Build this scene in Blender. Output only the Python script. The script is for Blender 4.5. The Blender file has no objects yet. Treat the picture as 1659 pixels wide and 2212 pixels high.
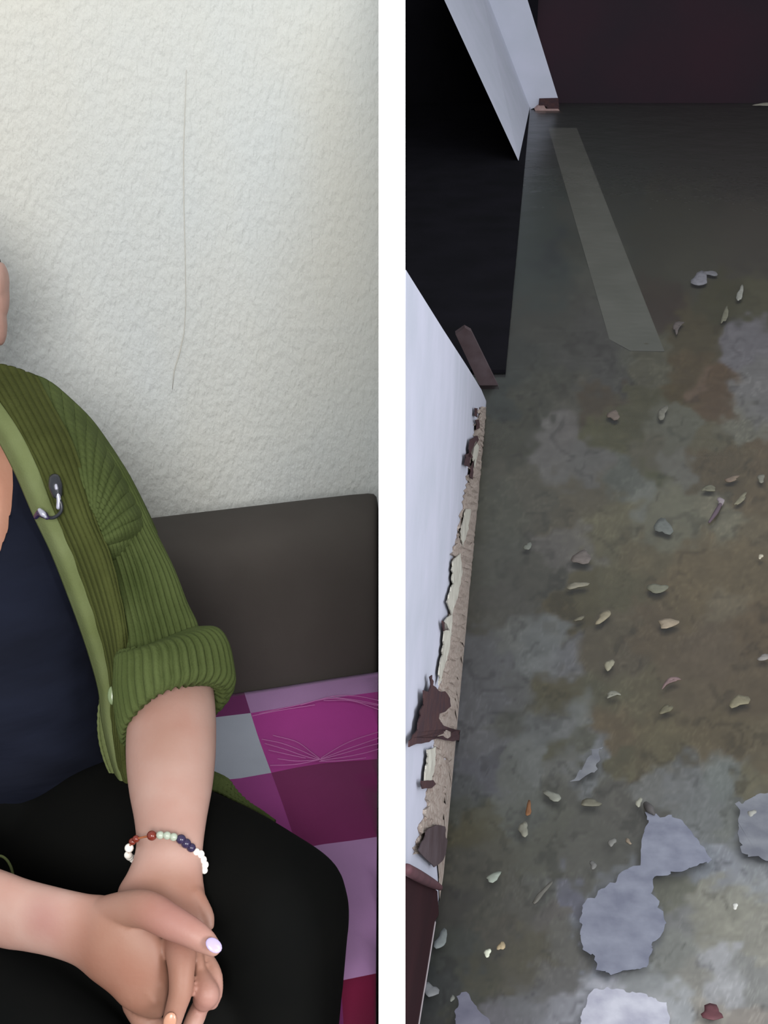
import bpy, bmesh, math, random
import numpy as np
from mathutils import Vector

C = bpy.context.scene.collection
SC = bpy.context.scene
random.seed(7)
RNG = np.random.default_rng(7)

# ------------------------------------------------------------------ camera
F = 2985.0
PITCH = math.radians(26)
CAM = np.array([0.0, 0.0, 1.6])
FW = np.array([0, math.cos(PITCH), -math.sin(PITCH)])
UP = np.array([0, math.sin(PITCH), math.cos(PITCH)])
RT = np.array([1.0, 0, 0])
cd = bpy.data.cameras.new('camera')
cd.sensor_fit = 'HORIZONTAL'
cd.sensor_width = 36
cd.lens = F / 1659 * 36
cd.clip_start = 0.05
cam = bpy.data.objects.new('camera', cd)
cam.location = CAM
cam.rotation_euler = (math.radians(90) - PITCH, 0, 0)
C.objects.link(cam)
SC.camera = cam

# ------------------------------------------------------------------ light
w = bpy.data.worlds.new('world')
SC.world = w
w.use_nodes = True
bg = w.node_tree.nodes['Background']
bg.inputs[0].default_value = (0.93, 0.97, 1.0, 1)
bg.inputs[1].default_value = 0.56


def area(name, loc, target, size, power, col):
    ld = bpy.data.lights.new(name, 'AREA')
    ld.shape = 'RECTANGLE'
    ld.size, ld.size_y = size
    ld.energy = power
    ld.color = col
    o = bpy.data.objects.new(name, ld)
    o.location = loc
    o.rotation_euler = (Vector(target) - Vector(loc)).to_track_quat('-Z', 'Y').to_euler()
    C.objects.link(o)
    return o


area('window_light', (0.08, -2.4, 2.9), (-0.3, 1.8, 0.7), (1.2, 1.4), 104, (1.0, 0.975, 0.94))
area('side_window_light', (1.7, -0.75, 1.5), (-0.2, 1.1, 0.7), (0.8, 0.7), 34, (0.95, 0.97, 1.0))  # added fill lighting the arm from the right, no real source
area('doorway_light', (1.7, 0.6, 1.65), (0.5, 3.6, 0.0), (1.0, 0.8), 14, (0.92, 0.94, 1.0))  # added fill for the white wall and near water, no doorway here
area('ceiling_light', (1.1, 4.8, 3.3), (1.0, 6.4, 0.0), (2.4, 2.4), 34, (0.92, 0.95, 1.0))  # added fill lifting the dark far end, no ceiling lamp here

SC.view_settings.view_transform = 'Standard'
SC.view_settings.look = 'None'
SC.view_settings.gamma = 1
SC.view_settings.use_curve_mapping = False
SC.view_settings.exposure = 0.55


# ------------------------------------------------------------------ helpers
def ray(x, y):
    return FW + (x - 829.5) / F * RT + (1106 - y) / F * UP


def P(x, y, d):
    return CAM + d * ray(x, y)


def PL(x, y, p0, nrm):
    r = ray(x, y)
    return CAM + r * (np.dot(np.asarray(p0) - CAM, nrm) / np.dot(r, nrm))


def Z(x, y, z=0.0):
    return PL(x, y, (0, 0, z), np.array([0, 0, 1.0]))


def lin(c):
    c = np.asarray(c, float) / 255
    return np.where(c <= 0.04045, c / 12.92, ((c + 0.055) / 1.055) ** 2.4)


def obj(name, verts, faces, m=None, parent=None, smooth=True):
    me = bpy.data.meshes.new(name)
    me.from_pydata([tuple(map(float, v)) for v in verts], [], [tuple(map(int, f)) for f in faces])
    me.update()
    o = bpy.data.objects.new(name, me)
    C.objects.link(o)
    if m:
        me.materials.append(m)
    if smooth:
        me.polygons.foreach_set('use_smooth', [True] * len(me.polygons))
    if parent:
        o.parent = parent
    return o


def tag(o, label, cat, group=None):
    o['label'] = label
    o['category'] = cat
    if group:
        o['group'] = group
    return o


def thing(name, label, cat, group=None):
    o = bpy.data.objects.new(name, None)
    o.empty_display_size = 0.05
    C.objects.link(o)
    return tag(o, label, cat, group)


def struct(o, label=None):
    o['kind'] = 'structure'
    if label:
        o['label'] = label
    return o


def mod(o, kind, **kw):
    m = o.modifiers.new(kind.lower(), kind)
    for k, v in kw.items():
        setattr(m, k, v)
    return m


def bake(o):
    dg = bpy.context.evaluated_depsgraph_get()
    me = bpy.data.meshes.new_from_object(o.evaluated_get(dg))
    old = o.data
    o.modifiers.clear()
    me.name = old.name
    o.data = me
    return o


def cat_rom(K, u):
    """K: (n, ...) control rows, u in 0..1 -> interpolated rows."""
    K = np.asarray(K, float)
    n = len(K)
    u = np.clip(np.asarray(u, float), 0, 1) * (n - 1)
    i = np.minimum(u.astype(int), n - 2)
    t = (u - i).reshape((-1,) + (1,) * (K.ndim - 1))
    p1, p2 = K[i], K[i + 1]
    p0 = np.where((i > 0).reshape(t.shape), K[np.maximum(i - 1, 0)], 2 * p1 - p2)
    p3 = np.where((i < n - 2).reshape(t.shape), K[np.minimum(i + 2, n - 1)], 2 * p2 - p1)
    return 0.5 * (2 * p1 + (p2 - p0) * t + (2 * p0 - 5 * p1 + 4 * p2 - p3) * t * t + (3 * p1 - p0 - 3 * p2 + p3) * t ** 3)


def grid_faces(m, n, wrap):
    f = []
    for i in range(m - 1):
        for j in range(n if wrap else n - 1):
            k = (j + 1) % n
            f.append((i * n + j, i * n + k, (i + 1) * n + k, (i + 1) * n + j))
    return f


def close_caps(v, f, m, n):
    v = list(v)
    a = len(v)
    v.append(np.mean(v[0:n], axis=0))
    v.append(np.mean(v[(m - 1) * n:m * n], axis=0))
    for j in range(n):
        k = (j + 1) % n
        f.append((k, j, a))
        f.append(((m - 1) * n + j, (m - 1) * n + k, a + 1))
    return v, f


def loft(secs, m=60, n=48, disp=None, caps=True):
    """secs: rows (xl, yl, xr, yr, depth, ratio): a tube whose outline runs through the two pixel edges."""
    secs = [tuple(q) + (0.0,) * (7 - len(q)) for q in secs]
    S = cat_rom(secs, np.linspace(0, 1, m))
    th = np.linspace(0, 2 * math.pi, n, endpoint=False)
    V = []
    for i, (xl, yl, xr, yr, d, ra, tilt) in enumerate(S):
        a, b = P(xl, yl, d), P(xr, yr, d)
        c, A = (a + b) / 2, (b - a) / 2
        r = np.linalg.norm(A)
        vd = c - CAM
        vd /= np.linalg.norm(vd)
        B = (vd - UP * tilt) * r * ra
        k = np.ones(n)
        if disp is not None:
            k = 1 + disp(i / (m - 1), th) / r
        V.append(c + np.outer(np.cos(th) * k, A) - np.outer(np.sin(th) * k, B))
    V = np.concatenate(V)
    f = grid_faces(m, n, True)
    if caps:
        V, f = close_caps(V, f, m, n)
    return V, f


def tube(path, m=24, n=16, flat=1.0, pix=True, disp=None):
    """path rows (px, py, depth, radius_px) or, with pix=False, (x, y, z, radius)."""
    S = cat_rom(path, np.linspace(0, 1, m))
    if pix:
        pts = np.array([P(x, y, d) for x, y, d, r in S])
        R = np.array([r / F * d for x, y, d, r in S])
    else:
        pts, R = S[:, :3], S[:, 3]
    T = np.gradient(pts, axis=0)
    T /= np.linalg.norm(T, axis=1)[:, None] + 1e-12
    V = []
    th = np.linspace(0, 2 * math.pi, n, endpoint=False)
    ref = None
    # dome ends
    order = []
    for k in (1.0, 0.75, 0.4):
        order.append((0, -math.sin(math.acos(1 - k)) if False else -math.sqrt(1 - (1 - k) ** 2), 1 - k))
    rows = [(0, -h, s) for h, s in ((0.98, 0.2), (0.85, 0.53), (0.5, 0.87))] + [(i, 0, 1) for i in range(m)] + \
           [(m - 1, h, s) for h, s in ((0.5, 0.87), (0.85, 0.53), (0.98, 0.2))]
    for i, h, s in rows:
        t = T[i]
        vd = pts[i] - CAM
        vd = vd / np.linalg.norm(vd)
        side = np.cross(t, vd)
        nn = np.linalg.norm(side)
        if nn < 1e-3:
            side = RT
            nn = 1
        side = side / nn
        nr = np.cross(side, t)
        V.append(pts[i] + t * h * R[i] + np.outer(np.cos(th), side) * R[i] * s + np.outer(np.sin(th), nr) * R[i] * s * flat)
    V = np.concatenate(V)
    f = grid_faces(len(rows), n, True)
    return close_caps(V, f, len(rows), n)


def join(parts):
    V, Fc, k = [], [], 0
    for v, f in parts:
        V += list(v)
        Fc += [tuple(i + k for i in q) for q in f]
        k += len(v)
    return V, Fc


def box(x0, x1, y0, y1, z0, z1):
    v = [(x, y, z) for z in (z0, z1) for y in (y0, y1) for x in (x0, x1)]
    f = [(0, 2, 3, 1), (4, 5, 7, 6), (0, 1, 5, 4), (2, 6, 7, 3), (0, 4, 6, 2), (1, 3, 7, 5)]
    return v, f


def prism(bottom, top):
    n = len(bottom)
    v = list(bottom) + list(top)
    f = [tuple(range(n))[::-1], tuple(range(n, 2 * n))] + [(i, (i + 1) % n, n + (i + 1) % n, n + i) for i in range(n)]
    return v, f


def fix_normals(o):
    bm = bmesh.new()
    bm.from_mesh(o.data)
    bmesh.ops.recalc_face_normals(bm, faces=bm.faces)
    bm.to_mesh(o.data)
    bm.free()
    return o


def ball(c, r, seg=12, rings=8, squash=(1, 1, 1), rot=None, noise=0.0):
    V = []
    for i in range(rings + 1):
        p = math.pi * i / rings
        for j in range(seg):
            t = 2 * math.pi * j / seg
            q = np.array([math.sin(p) * math.cos(t) * squash[0], math.sin(p) * math.sin(t) * squash[1], math.cos(p) * squash[2]])
            if rot is not None:
                q = rot @ q
            V.append(np.asarray(c) + q * r)
    return V, grid_faces(rings + 1, seg, True)


def hash_noise(x, y, seed=0):
    """smooth value noise, x and y numpy arrays"""
    xi, yi = np.floor(x).astype(np.int64), np.floor(y).astype(np.int64)
    fx, fy = x - xi, y - yi
    fx, fy = fx * fx * (3 - 2 * fx), fy * fy * (3 - 2 * fy)

    def h(a, b):
        q = (a * 374761393 + b * 668265263 + seed * 1442695041) & 0xffffffff
        q = ((q ^ (q >> 13)) * 1274126177) & 0xffffffff
        return ((q ^ (q >> 16)) & 0xffff) / 65535.0
    return (h(xi, yi) * (1 - fx) + h(xi + 1, yi) * fx) * (1 - fy) + (h(xi, yi + 1) * (1 - fx) + h(xi + 1, yi + 1) * fx) * fy


# ------------------------------------------------------------------ materials
def mat(name, col, rough=0.7, spec=0.3, noise=None, bump=None, col2=None, sheen=0, sss=0, metal=0, stretch=(1, 1, 1)):
    """noise=(scale, lo, hi) mixes col and col2; bump=(scale, strength, distance)"""
    m = bpy.data.materials.new(name)
    m.use_nodes = True
    nt = m.node_tree
    b = nt.nodes['Principled BSDF']
    b.inputs['Base Color'].default_value = (*col, 1)
    b.inputs['Roughness'].default_value = rough
    b.inputs['Specular IOR Level'].default_value = spec
    b.inputs['Metallic'].default_value = metal
    if sheen:
        b.inputs['Sheen Weight'].default_value = sheen
        b.inputs['Sheen Roughness'].default_value = 0.5
    if sss:
        b.inputs['Subsurface Weight'].default_value = sss
        b.inputs['Subsurface Radius'].default_value = (0.012, 0.005, 0.003)
        b.inputs['Subsurface Scale'].default_value = 1.0
    tc = mp = None
    if noise or bump:
        tc = nt.nodes.new('ShaderNodeTexCoord')
        mp = nt.nodes.new('ShaderNodeMapping')
        mp.inputs['Scale'].default_value = stretch
        nt.links.new(tc.outputs['Object'], mp.inputs[0])
    if noise:
        n = nt.nodes.new('ShaderNodeTexNoise')
        n.inputs['Scale'].default_value = noise[0]
        n.inputs['Detail'].default_value = 6
        nt.links.new(mp.outputs[0], n.inputs['Vector'])
        r = nt.nodes.new('ShaderNodeValToRGB')
        r.color_ramp.elements[0].position = noise[1]
        r.color_ramp.elements[1].position = noise[2]
        r.color_ramp.elements[0].color = (*col, 1)
        r.color_ramp.elements[1].color = (*(col2 or tuple(c * 0.8 for c in col)), 1)
        nt.links.new(n.outputs['Fac'], r.inputs[0])
        nt.links.new(r.outputs[0], b.inputs['Base Color'])
    if bump:
        n2 = nt.nodes.new('ShaderNodeTexNoise')
        n2.inputs['Scale'].default_value = bump[0]
        n2.inputs['Detail'].default_value = 4
        nt.links.new(mp.outputs[0], n2.inputs['Vector'])
        bp = nt.nodes.new('ShaderNodeBump')
        bp.inputs['Strength'].default_value = bump[1]
        bp.inputs['Distance'].default_value = bump[2]
        nt.links.new(n2.outputs['Fac'], bp.inputs['Height'])
        nt.links.new(bp.outputs[0], b.inputs['Normal'])
    return m


def L(r, g, b, k=1.0):
    return tuple(float(x) for x in np.clip(lin((r, g, b)) * k, 0, 0.98))


M = {}
M['plaster'] = mat('rough_plaster', L(203, 202, 194), 0.85, 0.15, noise=(1.6, 0.35, 0.68), col2=L(199, 204, 205),
                   bump=(80, 0.75, 0.006), stretch=(1.5, 1.5, 0.8))
M['crack'] = mat('crack', L(196, 194, 186), 0.9, 0.1)
M['partition'] = mat('white_board', (0.97, 0.97, 0.97), 0.6, 0.2)
M['sofa'] = mat('sofa_fabric', L(72, 68, 65), 0.85, 0.15, noise=(6, 0.3, 0.7), col2=L(63, 59, 56), bump=(900, 0.2, 0.001))
M['sofa_dark'] = mat('sofa_base_fabric', L(40, 36, 34), 0.9, 0.1)
M['wood'] = mat('sofa_leg_wood', L(70, 48, 34), 0.5, 0.3)
M['floor'] = mat('grey_floor', L(150, 145, 138), 0.5, 0.3, noise=(4, 0.3, 0.7))
M['skin'] = mat('skin', L(157, 124, 109), 0.5, 0.3, noise=(19, 0.34, 0.68), col2=L(148, 102, 91), sss=0.06, bump=(260, 0.14, 0.0012))
M['skin_lid'] = mat('skin_eyelid', L(168, 134, 122), 0.5, 0.3)
M['nail'] = mat('lavender_nail', L(172, 158, 196), 0.2, 0.5)
M['nail_plain'] = mat('plain_nail', L(175, 128, 104), 0.25, 0.5)
M['hair'] = mat('dark_hair', L(50, 38, 30), 0.5, 0.3, noise=(60, 0.3, 0.7), stretch=(1, 1, 0.1))
M['eye'] = mat('eye_white', L(230, 228, 222), 0.2, 0.5)
M['iris'] = mat('iris', L(60, 42, 30), 0.2, 0.5)
M['lip'] = mat('lips', L(175, 105, 100), 0.4, 0.4)
M['navy'] = mat('navy_jersey', L(23, 26, 38), 0.9, 0.06, noise=(9, 0.35, 0.7), col2=L(18, 20, 29), bump=(7, 0.5, 0.02), stretch=(0.6, 0.6, 2.4))
M['trousers'] = mat('black_trousers', L(13, 13, 12), 0.85, 0.05, noise=(7, 0.35, 0.7), col2=L(8, 9, 9))
M['cardigan'] = mat('olive_knit', L(76, 86, 50), 0.9, 0.08, noise=(18, 0.3, 0.7), col2=L(64, 74, 40), bump=(380, 0.5, 0.002))
M['placket'] = mat('olive_band', L(102, 110, 74), 0.85, 0.1, noise=(20, 0.3, 0.7), col2=L(90, 98, 60), bump=(420, 0.35, 0.0015))
M['panel_knit'] = mat('olive_panel_knit', L(70, 75, 40), 0.9, 0.06, noise=(18, 0.3, 0.7), col2=L(56, 60, 30), bump=(380, 0.5, 0.002))
M['button'] = mat('green_button', L(120, 135, 98), 0.25, 0.5)
M['black_plastic'] = mat('black_plastic', L(32, 34, 40), 0.3, 0.5)
M['steel'] = mat('clip_steel', L(170, 170, 185), 0.35, 0.5, metal=0.5)
M['pearl'] = mat('pearl_bead', L(236, 230, 222), 0.2, 0.5)
M['red_bead'] = mat('dark_red_bead', L(105, 38, 26), 0.2, 0.5)
M['green_bead'] = mat('pale_green_bead', L(160, 168, 152), 0.2, 0.5)
M['navy_bead'] = mat('navy_bead', L(45, 36, 66), 0.2, 0.5)
M['cord'] = mat('bracelet_cord', L(150, 90, 60), 0.8, 0.1)
# right-hand room
M['white_wall'] = mat('painted_wall', L(174, 175, 190), 0.75, 0.2, noise=(9, 0.35, 0.7), col2=L(165, 168, 181), bump=(25, 0.2, 0.004))
M['jamb_front'] = mat('painted_jamb', L(188, 190, 206), 0.7, 0.2, noise=(6, 0.3, 0.7), col2=L(180, 184, 198))
M['black_paint'] = mat('black_panel', L(22, 21, 26), 0.95, 0.03, noise=(5, 0.3, 0.7), col2=L(17, 17, 20))
M['maroon_wall'] = mat('dark_maroon_wall', L(52, 38, 45), 0.9, 0.05, noise=(1.7, 0.3, 0.7), col2=L(44, 38, 44))
M['raw_plaster'] = mat('crumbled_plaster', L(172, 162, 154), 0.95, 0.1, noise=(16, 0.36, 0.64), col2=L(136, 120, 112), bump=(40, 0.9, 0.006), stretch=(4, 5, 8))
M['raw_pale'] = mat('flaking_plaster', L(184, 182, 172), 0.95, 0.1, noise=(30, 0.3, 0.7), col2=L(150, 146, 138), bump=(90, 0.8, 0.004))
M['hole'] = mat('exposed_brick', L(60, 48, 53), 0.95, 0.05, noise=(30, 0.3, 0.7), col2=L(74, 54, 54), bump=(90, 0.8, 0.005))
M['brick'] = mat('pinkish_brick', L(165, 142, 138), 0.9, 0.1, noise=(30, 0.3, 0.7), col2=L(140, 112, 110), bump=(80, 0.6, 0.004))
M['maroon_wood'] = mat('maroon_wood', L(46, 25, 29), 0.8, 0.08, noise=(14, 0.3, 0.7), col2=L(37, 21, 25), stretch=(1, 0.2, 1))
M['maroon_edge'] = mat('maroon_moulding', L(86, 56, 62), 0.6, 0.2, noise=(18, 0.3, 0.7), col2=L(68, 44, 50))
M['pale_edge'] = mat('worn_pale_edge', L(150, 142, 146), 0.7, 0.2)
M['brown_board'] = mat('brown_board', L(78, 68, 72), 0.8, 0.1, noise=(16, 0.3, 0.7), col2=L(62, 50, 52))
M['plank'] = mat('sunken_plank', L(112, 112, 108), 0.9, 0.05, noise=(5, 0.25, 0.75), col2=L(96, 97, 92))  # colour of the jamb's reflection in the water

# ------------------------------------------------------------------ left room shell
ANG = math.radians(15.5)
U = np.array([math.cos(ANG), math.sin(ANG), 0])
N = np.array([-math.sin(ANG), math.cos(ANG), 0])
J = Z(650, 1480, 0.47)
J0 = np.array([J[0], J[1], 0])


def S(s, t, z):
    return J0 + s * U + t * N + np.array([0, 0, z])


WT = 0.27
s_end = ((0.006 - J0[0]) + WT * math.sin(ANG)) / math.cos(ANG)
wb = obj('wall_back', *prism([S(-3, WT, -0.05), S(s_end, WT, -0.05), S(s_end, WT + 0.1, -0.05), S(-3, WT + 0.1, -0.05)],
                             [S(-3, WT, 2.6), S(s_end, WT, 2.6), S(s_end, WT + 0.1, 2.6), S(-3, WT + 0.1, 2.6)]), M['plaster'], smooth=False)
fix_normals(struct(wb, 'pale grey rough plaster wall behind the sofa'))
# hairline crack running down the plaster
cp = [(402, 150), (399, 240), (396, 330), (397, 450), (400, 560), (401, 660), (397, 720), (388, 760), (376, 800), (372, 840)]
wp0 = S(0, WT, 1)
cv = []
for i, (x, y) in enumerate(cp):
    wd = (0.4, 0.7, 0.9, 0.8, 0.7, 0.6, 0.8, 1.2, 1.0, 0.4)[i]
    for dx in (-wd, wd):
        q = PL(x + dx, y, wp0, N)
        cv.append(q - N * 0.0012)
crk = obj('crack', cv, [(2 * i, 2 * i + 1, 2 * i + 3, 2 * i + 2) for i in range(len(cp) - 1)], M['crack'], wb)
mod(crk, 'SOLIDIFY', thickness=0.001)

# thin white partition between the two rooms, its end towards the viewer
yf = 0.95
top_l, top_r = None, None


def on_y(px, py, y):
    return PL(px, py, (0, y, 0), np.array([0, 1.0, 0]))


ptsL = [on_y(818, y, yf)[[0, 2]] for y in (0, 2212)]
ptsR = [on_y(875.5, y, yf)[[0, 2]] for y in (0, 2212)]


def xz(pp, z):
    (x0, z0), (x1, z1) = pp
    return x0 + (x1 - x0) * (z - z0) / (z1 - z0)


bot = [(xz(ptsL, -0.05), yf, -0.05), (xz(ptsR, -0.05), yf, -0.05), (xz(ptsR, -0.05), 2.25, -0.05), (xz(ptsL, -0.05), 2.25, -0.05)]
tp = [(xz(ptsL, 1.53), yf, 1.53), (xz(ptsR, 1.53), yf, 1.53), (xz(ptsR, 1.53), 2.25, 1.53), (xz(ptsL, 1.53), 2.25, 1.53)]
pt = obj('wall_partition', *prism(bot, tp), M['partition'], smooth=False)
fix_normals(struct(pt, 'thin plain white partition standing between the two rooms'))

fl = obj('floor', *box(-3.2, 0.0, 0.2, 2.3, -0.06, 0.0), M['floor'], smooth=False)
struct(fl, 'dry grey floor under the sofa')

# ------------------------------------------------------------------ sofa
sofa = thing('sofa', 'low dark grey brown fabric sofa against the plaster wall', 'sofa')
s1 = ((-0.012 - J0[0])) / math.cos(ANG)


def sbox(name, s0, s1_, t0, t1, z0, z1, m, bev, parent, seg=5, skew=0.0):
    q = lambda s, t, z: S(s, t + (skew * (z - 0.4) if z > 0.4 else 0), z)
    v = [q(s0, t0, z0), q(s1_, t0, z0), q(s1_, t1, z0), q(s0, t1, z0)]
    tt = [q(s0, t0, z1), q(s1_, t0, z1), q(s1_, t1, z1), q(s0, t1, z1)]
    o = obj(name, *prism(v, tt), m, parent)
    fix_normals(o)
    if bev:
        mod(o, 'BEVEL', width=bev, segments=seg, limit_method='NONE')
    return o


prof = [(0.03, 0.22), (0.0, 0.30), (0.0, 0.45), (0.018, 0.58), (0.030, 0.650), (0.040, 0.680), (0.058, 0.697), (0.085, 0.704), (0.12, 0.705), (0.16, 0.698), (0.185, 0.680), (0.195, 0.650), (0.20, 0.45), (0.19, 0.22)]
BV = []
ends = []
for k, (dsm, shr) in enumerate([(0, 0.82), (0.012, 0.94), (0.03, 1.0)] + [(x, 1.0) for x in np.linspace(0.1, 0.9, 20)] + [(-0.02, 1.0), (-0.008, 0.985), (0, 0.95)]):
    for t, z in prof:
        smax = (-0.008 - J0[0] + t * math.sin(ANG)) / math.cos(ANG)
        smin = -1.75
        s_ = (smin + dsm) if k < 3 else ((smin + (smax - smin) * dsm) if k < 23 else smax + dsm)
        BV.append(S(s_, 0.1 + (t - 0.1) * shr, 0.46 + (z - 0.46) * (1 - (1 - shr) * 0.7)))
bv, bf = close_caps(BV, grid_faces(26, len(prof), True), 26, len(prof))
back = fix_normals(obj('backrest', bv, bf, M['sofa'], sofa))
mod(back, 'SUBSURF', levels=1, render_levels=1)
SEATF = -0.585
sbox('seat', -1.7, s1 - 0.15, SEATF + 0.03, 0.02, 0.24, 0.455, M['sofa'], 0.03, sofa)
sbox('base', -1.68, s1 - 0.16, SEATF + 0.05, 0.12, 0.10, 0.24, M['sofa_dark'], 0.01, sofa)
for s_, t_ in ((-1.6, SEATF + 0.1), (-1.6, 0.06), (-0.2, SEATF + 0.1), (-0.2, 0.06)):
    sbox('leg', s_ - 0.025, s_ + 0.025, t_ - 0.025, t_ + 0.025, 0.0, 0.1, M['wood'], 0.004, sofa)

# ---- patchwork cover lying over the seat
SB = -0.085
rows_t = [0.001, -0.05, -0.202, -0.368, -0.582]
cols_s = [-1.72, -1.50, -1.28, -1.04, -0.83, -0.62, -0.42, -0.25, SB, 9]
pal = {'plum': (92, 36, 80), 'mauve': (140, 108, 146), 'magenta': (139, 48, 118), 'grey': (141, 146, 158), 'purple': (122, 52, 108),
       'wine': (96, 32, 74), 'crimson': (88, 20, 46)}
last = ['mauve', 'magenta', 'wine', 'mauve', 'crimson']
prev = ['plum', 'grey', 'purple', 'wine', 'plum']


def cover_mats(nm):
    r, g, b = pal[nm]
    return mat('cover_' + nm, L(r, g, b, 1.4), 0.9, 0.1, noise=(7, 0.3, 0.7), col2=L(r * 0.93, g * 0.93, b * 0.93, 1.4), bump=(700, 0.25, 0.001), sheen=0.1)


cm = {k: cover_mats(k) for k in pal}
keys = list(pal)
tl = np.concatenate([np.linspace(rows_t[i], rows_t[i + 1], 7)[:-1] for i in range(4)] + [[rows_t[4]]])
prof = [(t, 0.470) for t in tl[:-3]] + [(tl[-3], 0.4695), (tl[-2], 0.467), (tl[-1], 0.461), (tl[-1] - 0.012, 0.448), (tl[-1] - 0.017, 0.42), (tl[-1] - 0.019, 0.32), (tl[-1] - 0.02, 0.20)]
sl = np.array(sorted(set([round(x, 4) for x in list(np.linspace(-1.72, SB, 40)) + [c for c in cols_s[:-1]] + list(np.linspace(SB, s1 + 0.17, 12))])))
V, Fc, MI = [], [], []
for i, (t, z) in enumerate(prof):
    for s in sl:
        smax = (-0.009 - J0[0] + t * math.sin(ANG)) / math.cos(ANG)
        s_ = min(s, smax)
        dz = 0.004 * math.sin(9 * s_ + 14 * t) + 0.003 * math.sin(31 * s_ - 11 * t)
        V.append(S(s_, t, z + (dz * min(1, 0.1 - t * 8) if i < len(prof) - 5 else 0) + 0.002))
ns = len(sl)
for i in range(len(prof) - 1):
    ri = min(i // 6, 4) if i < 24 else 4
    for j in range(ns - 1):
        sm = (sl[j] + sl[j + 1]) / 2
        ci = max(k for k in range(len(cols_s) - 1) if cols_s[k] <= sm + 1e-6)
        if sl[j] >= (-0.009 - J0[0] + prof[i][0] * math.sin(ANG)) / math.cos(ANG):
            continue
        if ci == len(cols_s) - 2:
            nm = last[ri]
        elif ci == len(cols_s) - 3:
            nm = prev[ri]
        else:
            nm = ['wine', 'mauve', 'magenta', 'grey', 'purple', 'plum'][(ci * 2 + ri * 3 + ci * ri) % 6]
        Fc.append((i * ns + j, i * ns + j + 1, (i + 1) * ns + j + 1, (i + 1) * ns + j))
        MI.append(keys.index(nm))
cover = obj('sofa_cover', V, Fc)
for k in keys:
    cover.data.materials.append(cm[k])
cover.data.polygons.foreach_set('material_index', MI)
fix_normals(cover)
mod(cover, 'SOLIDIFY', thickness=0.006, offset=-1)
tag(cover, 'patchwork throw of magenta, plum, mauve and grey squares on the sofa seat', 'sofa throw')
M['thread'] = mat('pale_thread', L(176, 110, 162), 0.9, 0.1)
swirl = [[(566, 1592), (610, 1604), (655, 1626), (690, 1645)], [(572, 1602), (615, 1618), (655, 1636), (688, 1646)], [(580, 1618), (625, 1632), (660, 1642)],
         [(590, 1584), (640, 1602), (672, 1628), (692, 1645)], [(584, 1655), (640, 1656), (690, 1646)], [(600, 1640), (640, 1648), (684, 1647)],
         [(692, 1645), (740, 1622), (780, 1604), (818, 1588)], [(692, 1646), (742, 1628), (782, 1612), (818, 1600)], [(694, 1648), (745, 1636), (785, 1624), (818, 1612)],
         [(694, 1642), (730, 1616), (765, 1596), (816, 1576)], [(690, 1650), (740, 1645), (790, 1634)], [(560, 1535), (640, 1522), (720, 1512), (816, 1522)],
         [(650, 1522), (720, 1508), (770, 1506), (818, 1512)], [(700, 1516), (760, 1516), (818, 1530)], [(545, 1540), (600, 1530), (680, 1524)], [(720, 1510), (770, 1514), (818, 1520)]]
for ln in swirl:
    q = [np.append(Z(x, y, 0.4735), 0.0006) for x, y in ln]
    for r in q:
        r[2] = 0.4752 + 0.004 * math.sin(9 * ((r[:3] - J0) @ U) + 14 * ((r[:3] - J0) @ N)) + 0.003 * math.sin(31 * ((r[:3] - J0) @ U) - 11 * ((r[:3] - J0) @ N))
    obj('embroidered_line', *tube(q, 14, 5, pix=False), M['thread'], cover)

# ------------------------------------------------------------------ person
# body: lofts for head, neck, torso, arms, hands and legs fused into one surface
body = []
body.append(loft([(-290, 860, -50, 850, 1.60, .8), (-420, 930, 60, 910, 1.605, .5), (-500, 1010, 140, 990, 1.61, .5), (-500, 1200, 165, 1200, 1.61, .60),
                  (-505, 1400, 185, 1400, 1.61, .66), (-510, 1560, 205, 1560, 1.62, .66), (-520, 1700, 235, 1700, 1.64, .62), (-520, 1830, 240, 1830, 1.68, .5)], 50, 48))
body.append(tube([(-165, 1010, 1.62, 120), (-165, 900, 1.615, 108), (-160, 800, 1.60, 100), (-158, 720, 1.59, 98)], 16, 24))
# head with face
HC = P(-152, 628, 1.585)
hv = []
hs, hr = 56, 44
for i in range(hr + 1):
    ph = math.pi * i / hr
    for j in range(hs):
        t = 2 * math.pi * j / hs
        x, yv, z = math.sin(ph) * math.cos(t), math.sin(ph) * math.sin(t), math.cos(ph)
        wx = 0.073
        if z < 0:
            wx *= 1 - 0.28 * (-z) ** 1.5
        qx, qy, qz = x * wx, yv * (0.092 if yv > 0 else 0.088), z * 0.118
        if yv < 0:                       # the face looks along -y
            k = -yv
            nose = math.exp(-(qx / 0.012) ** 2) * math.exp(-((qz + 0.022) / 0.022) ** 2) * 0.024
            bridge = math.exp(-(qx / 0.010) ** 2) * math.exp(-((qz - 0.005) / 0.022) ** 2) * 0.010
            sock = (math.exp(-((abs(qx) - 0.031) / 0.013) ** 2) * math.exp(-((qz - 0.008) / 0.011) ** 2)) * 0.010
            brow = math.exp(-((abs(qx) - 0.03) / 0.02) ** 2) * math.exp(-((qz - 0.026) / 0.008) ** 2) * 0.004
            mouth = math.exp(-(qx / 0.022) ** 2) * math.exp(-((qz + 0.060) / 0.012) ** 2) * 0.006
            chin = math.exp(-(qx / 0.02) ** 2) * math.exp(-((qz + 0.10) / 0.014) ** 2) * 0.010
            qy -= (nose + bridge - sock + brow + mouth + chin) * (k > 0.2)
        hv.append(HC + np.array([qx, qy, qz]))
body.append((hv, grid_faces(hr + 1, hs, True)))
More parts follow.
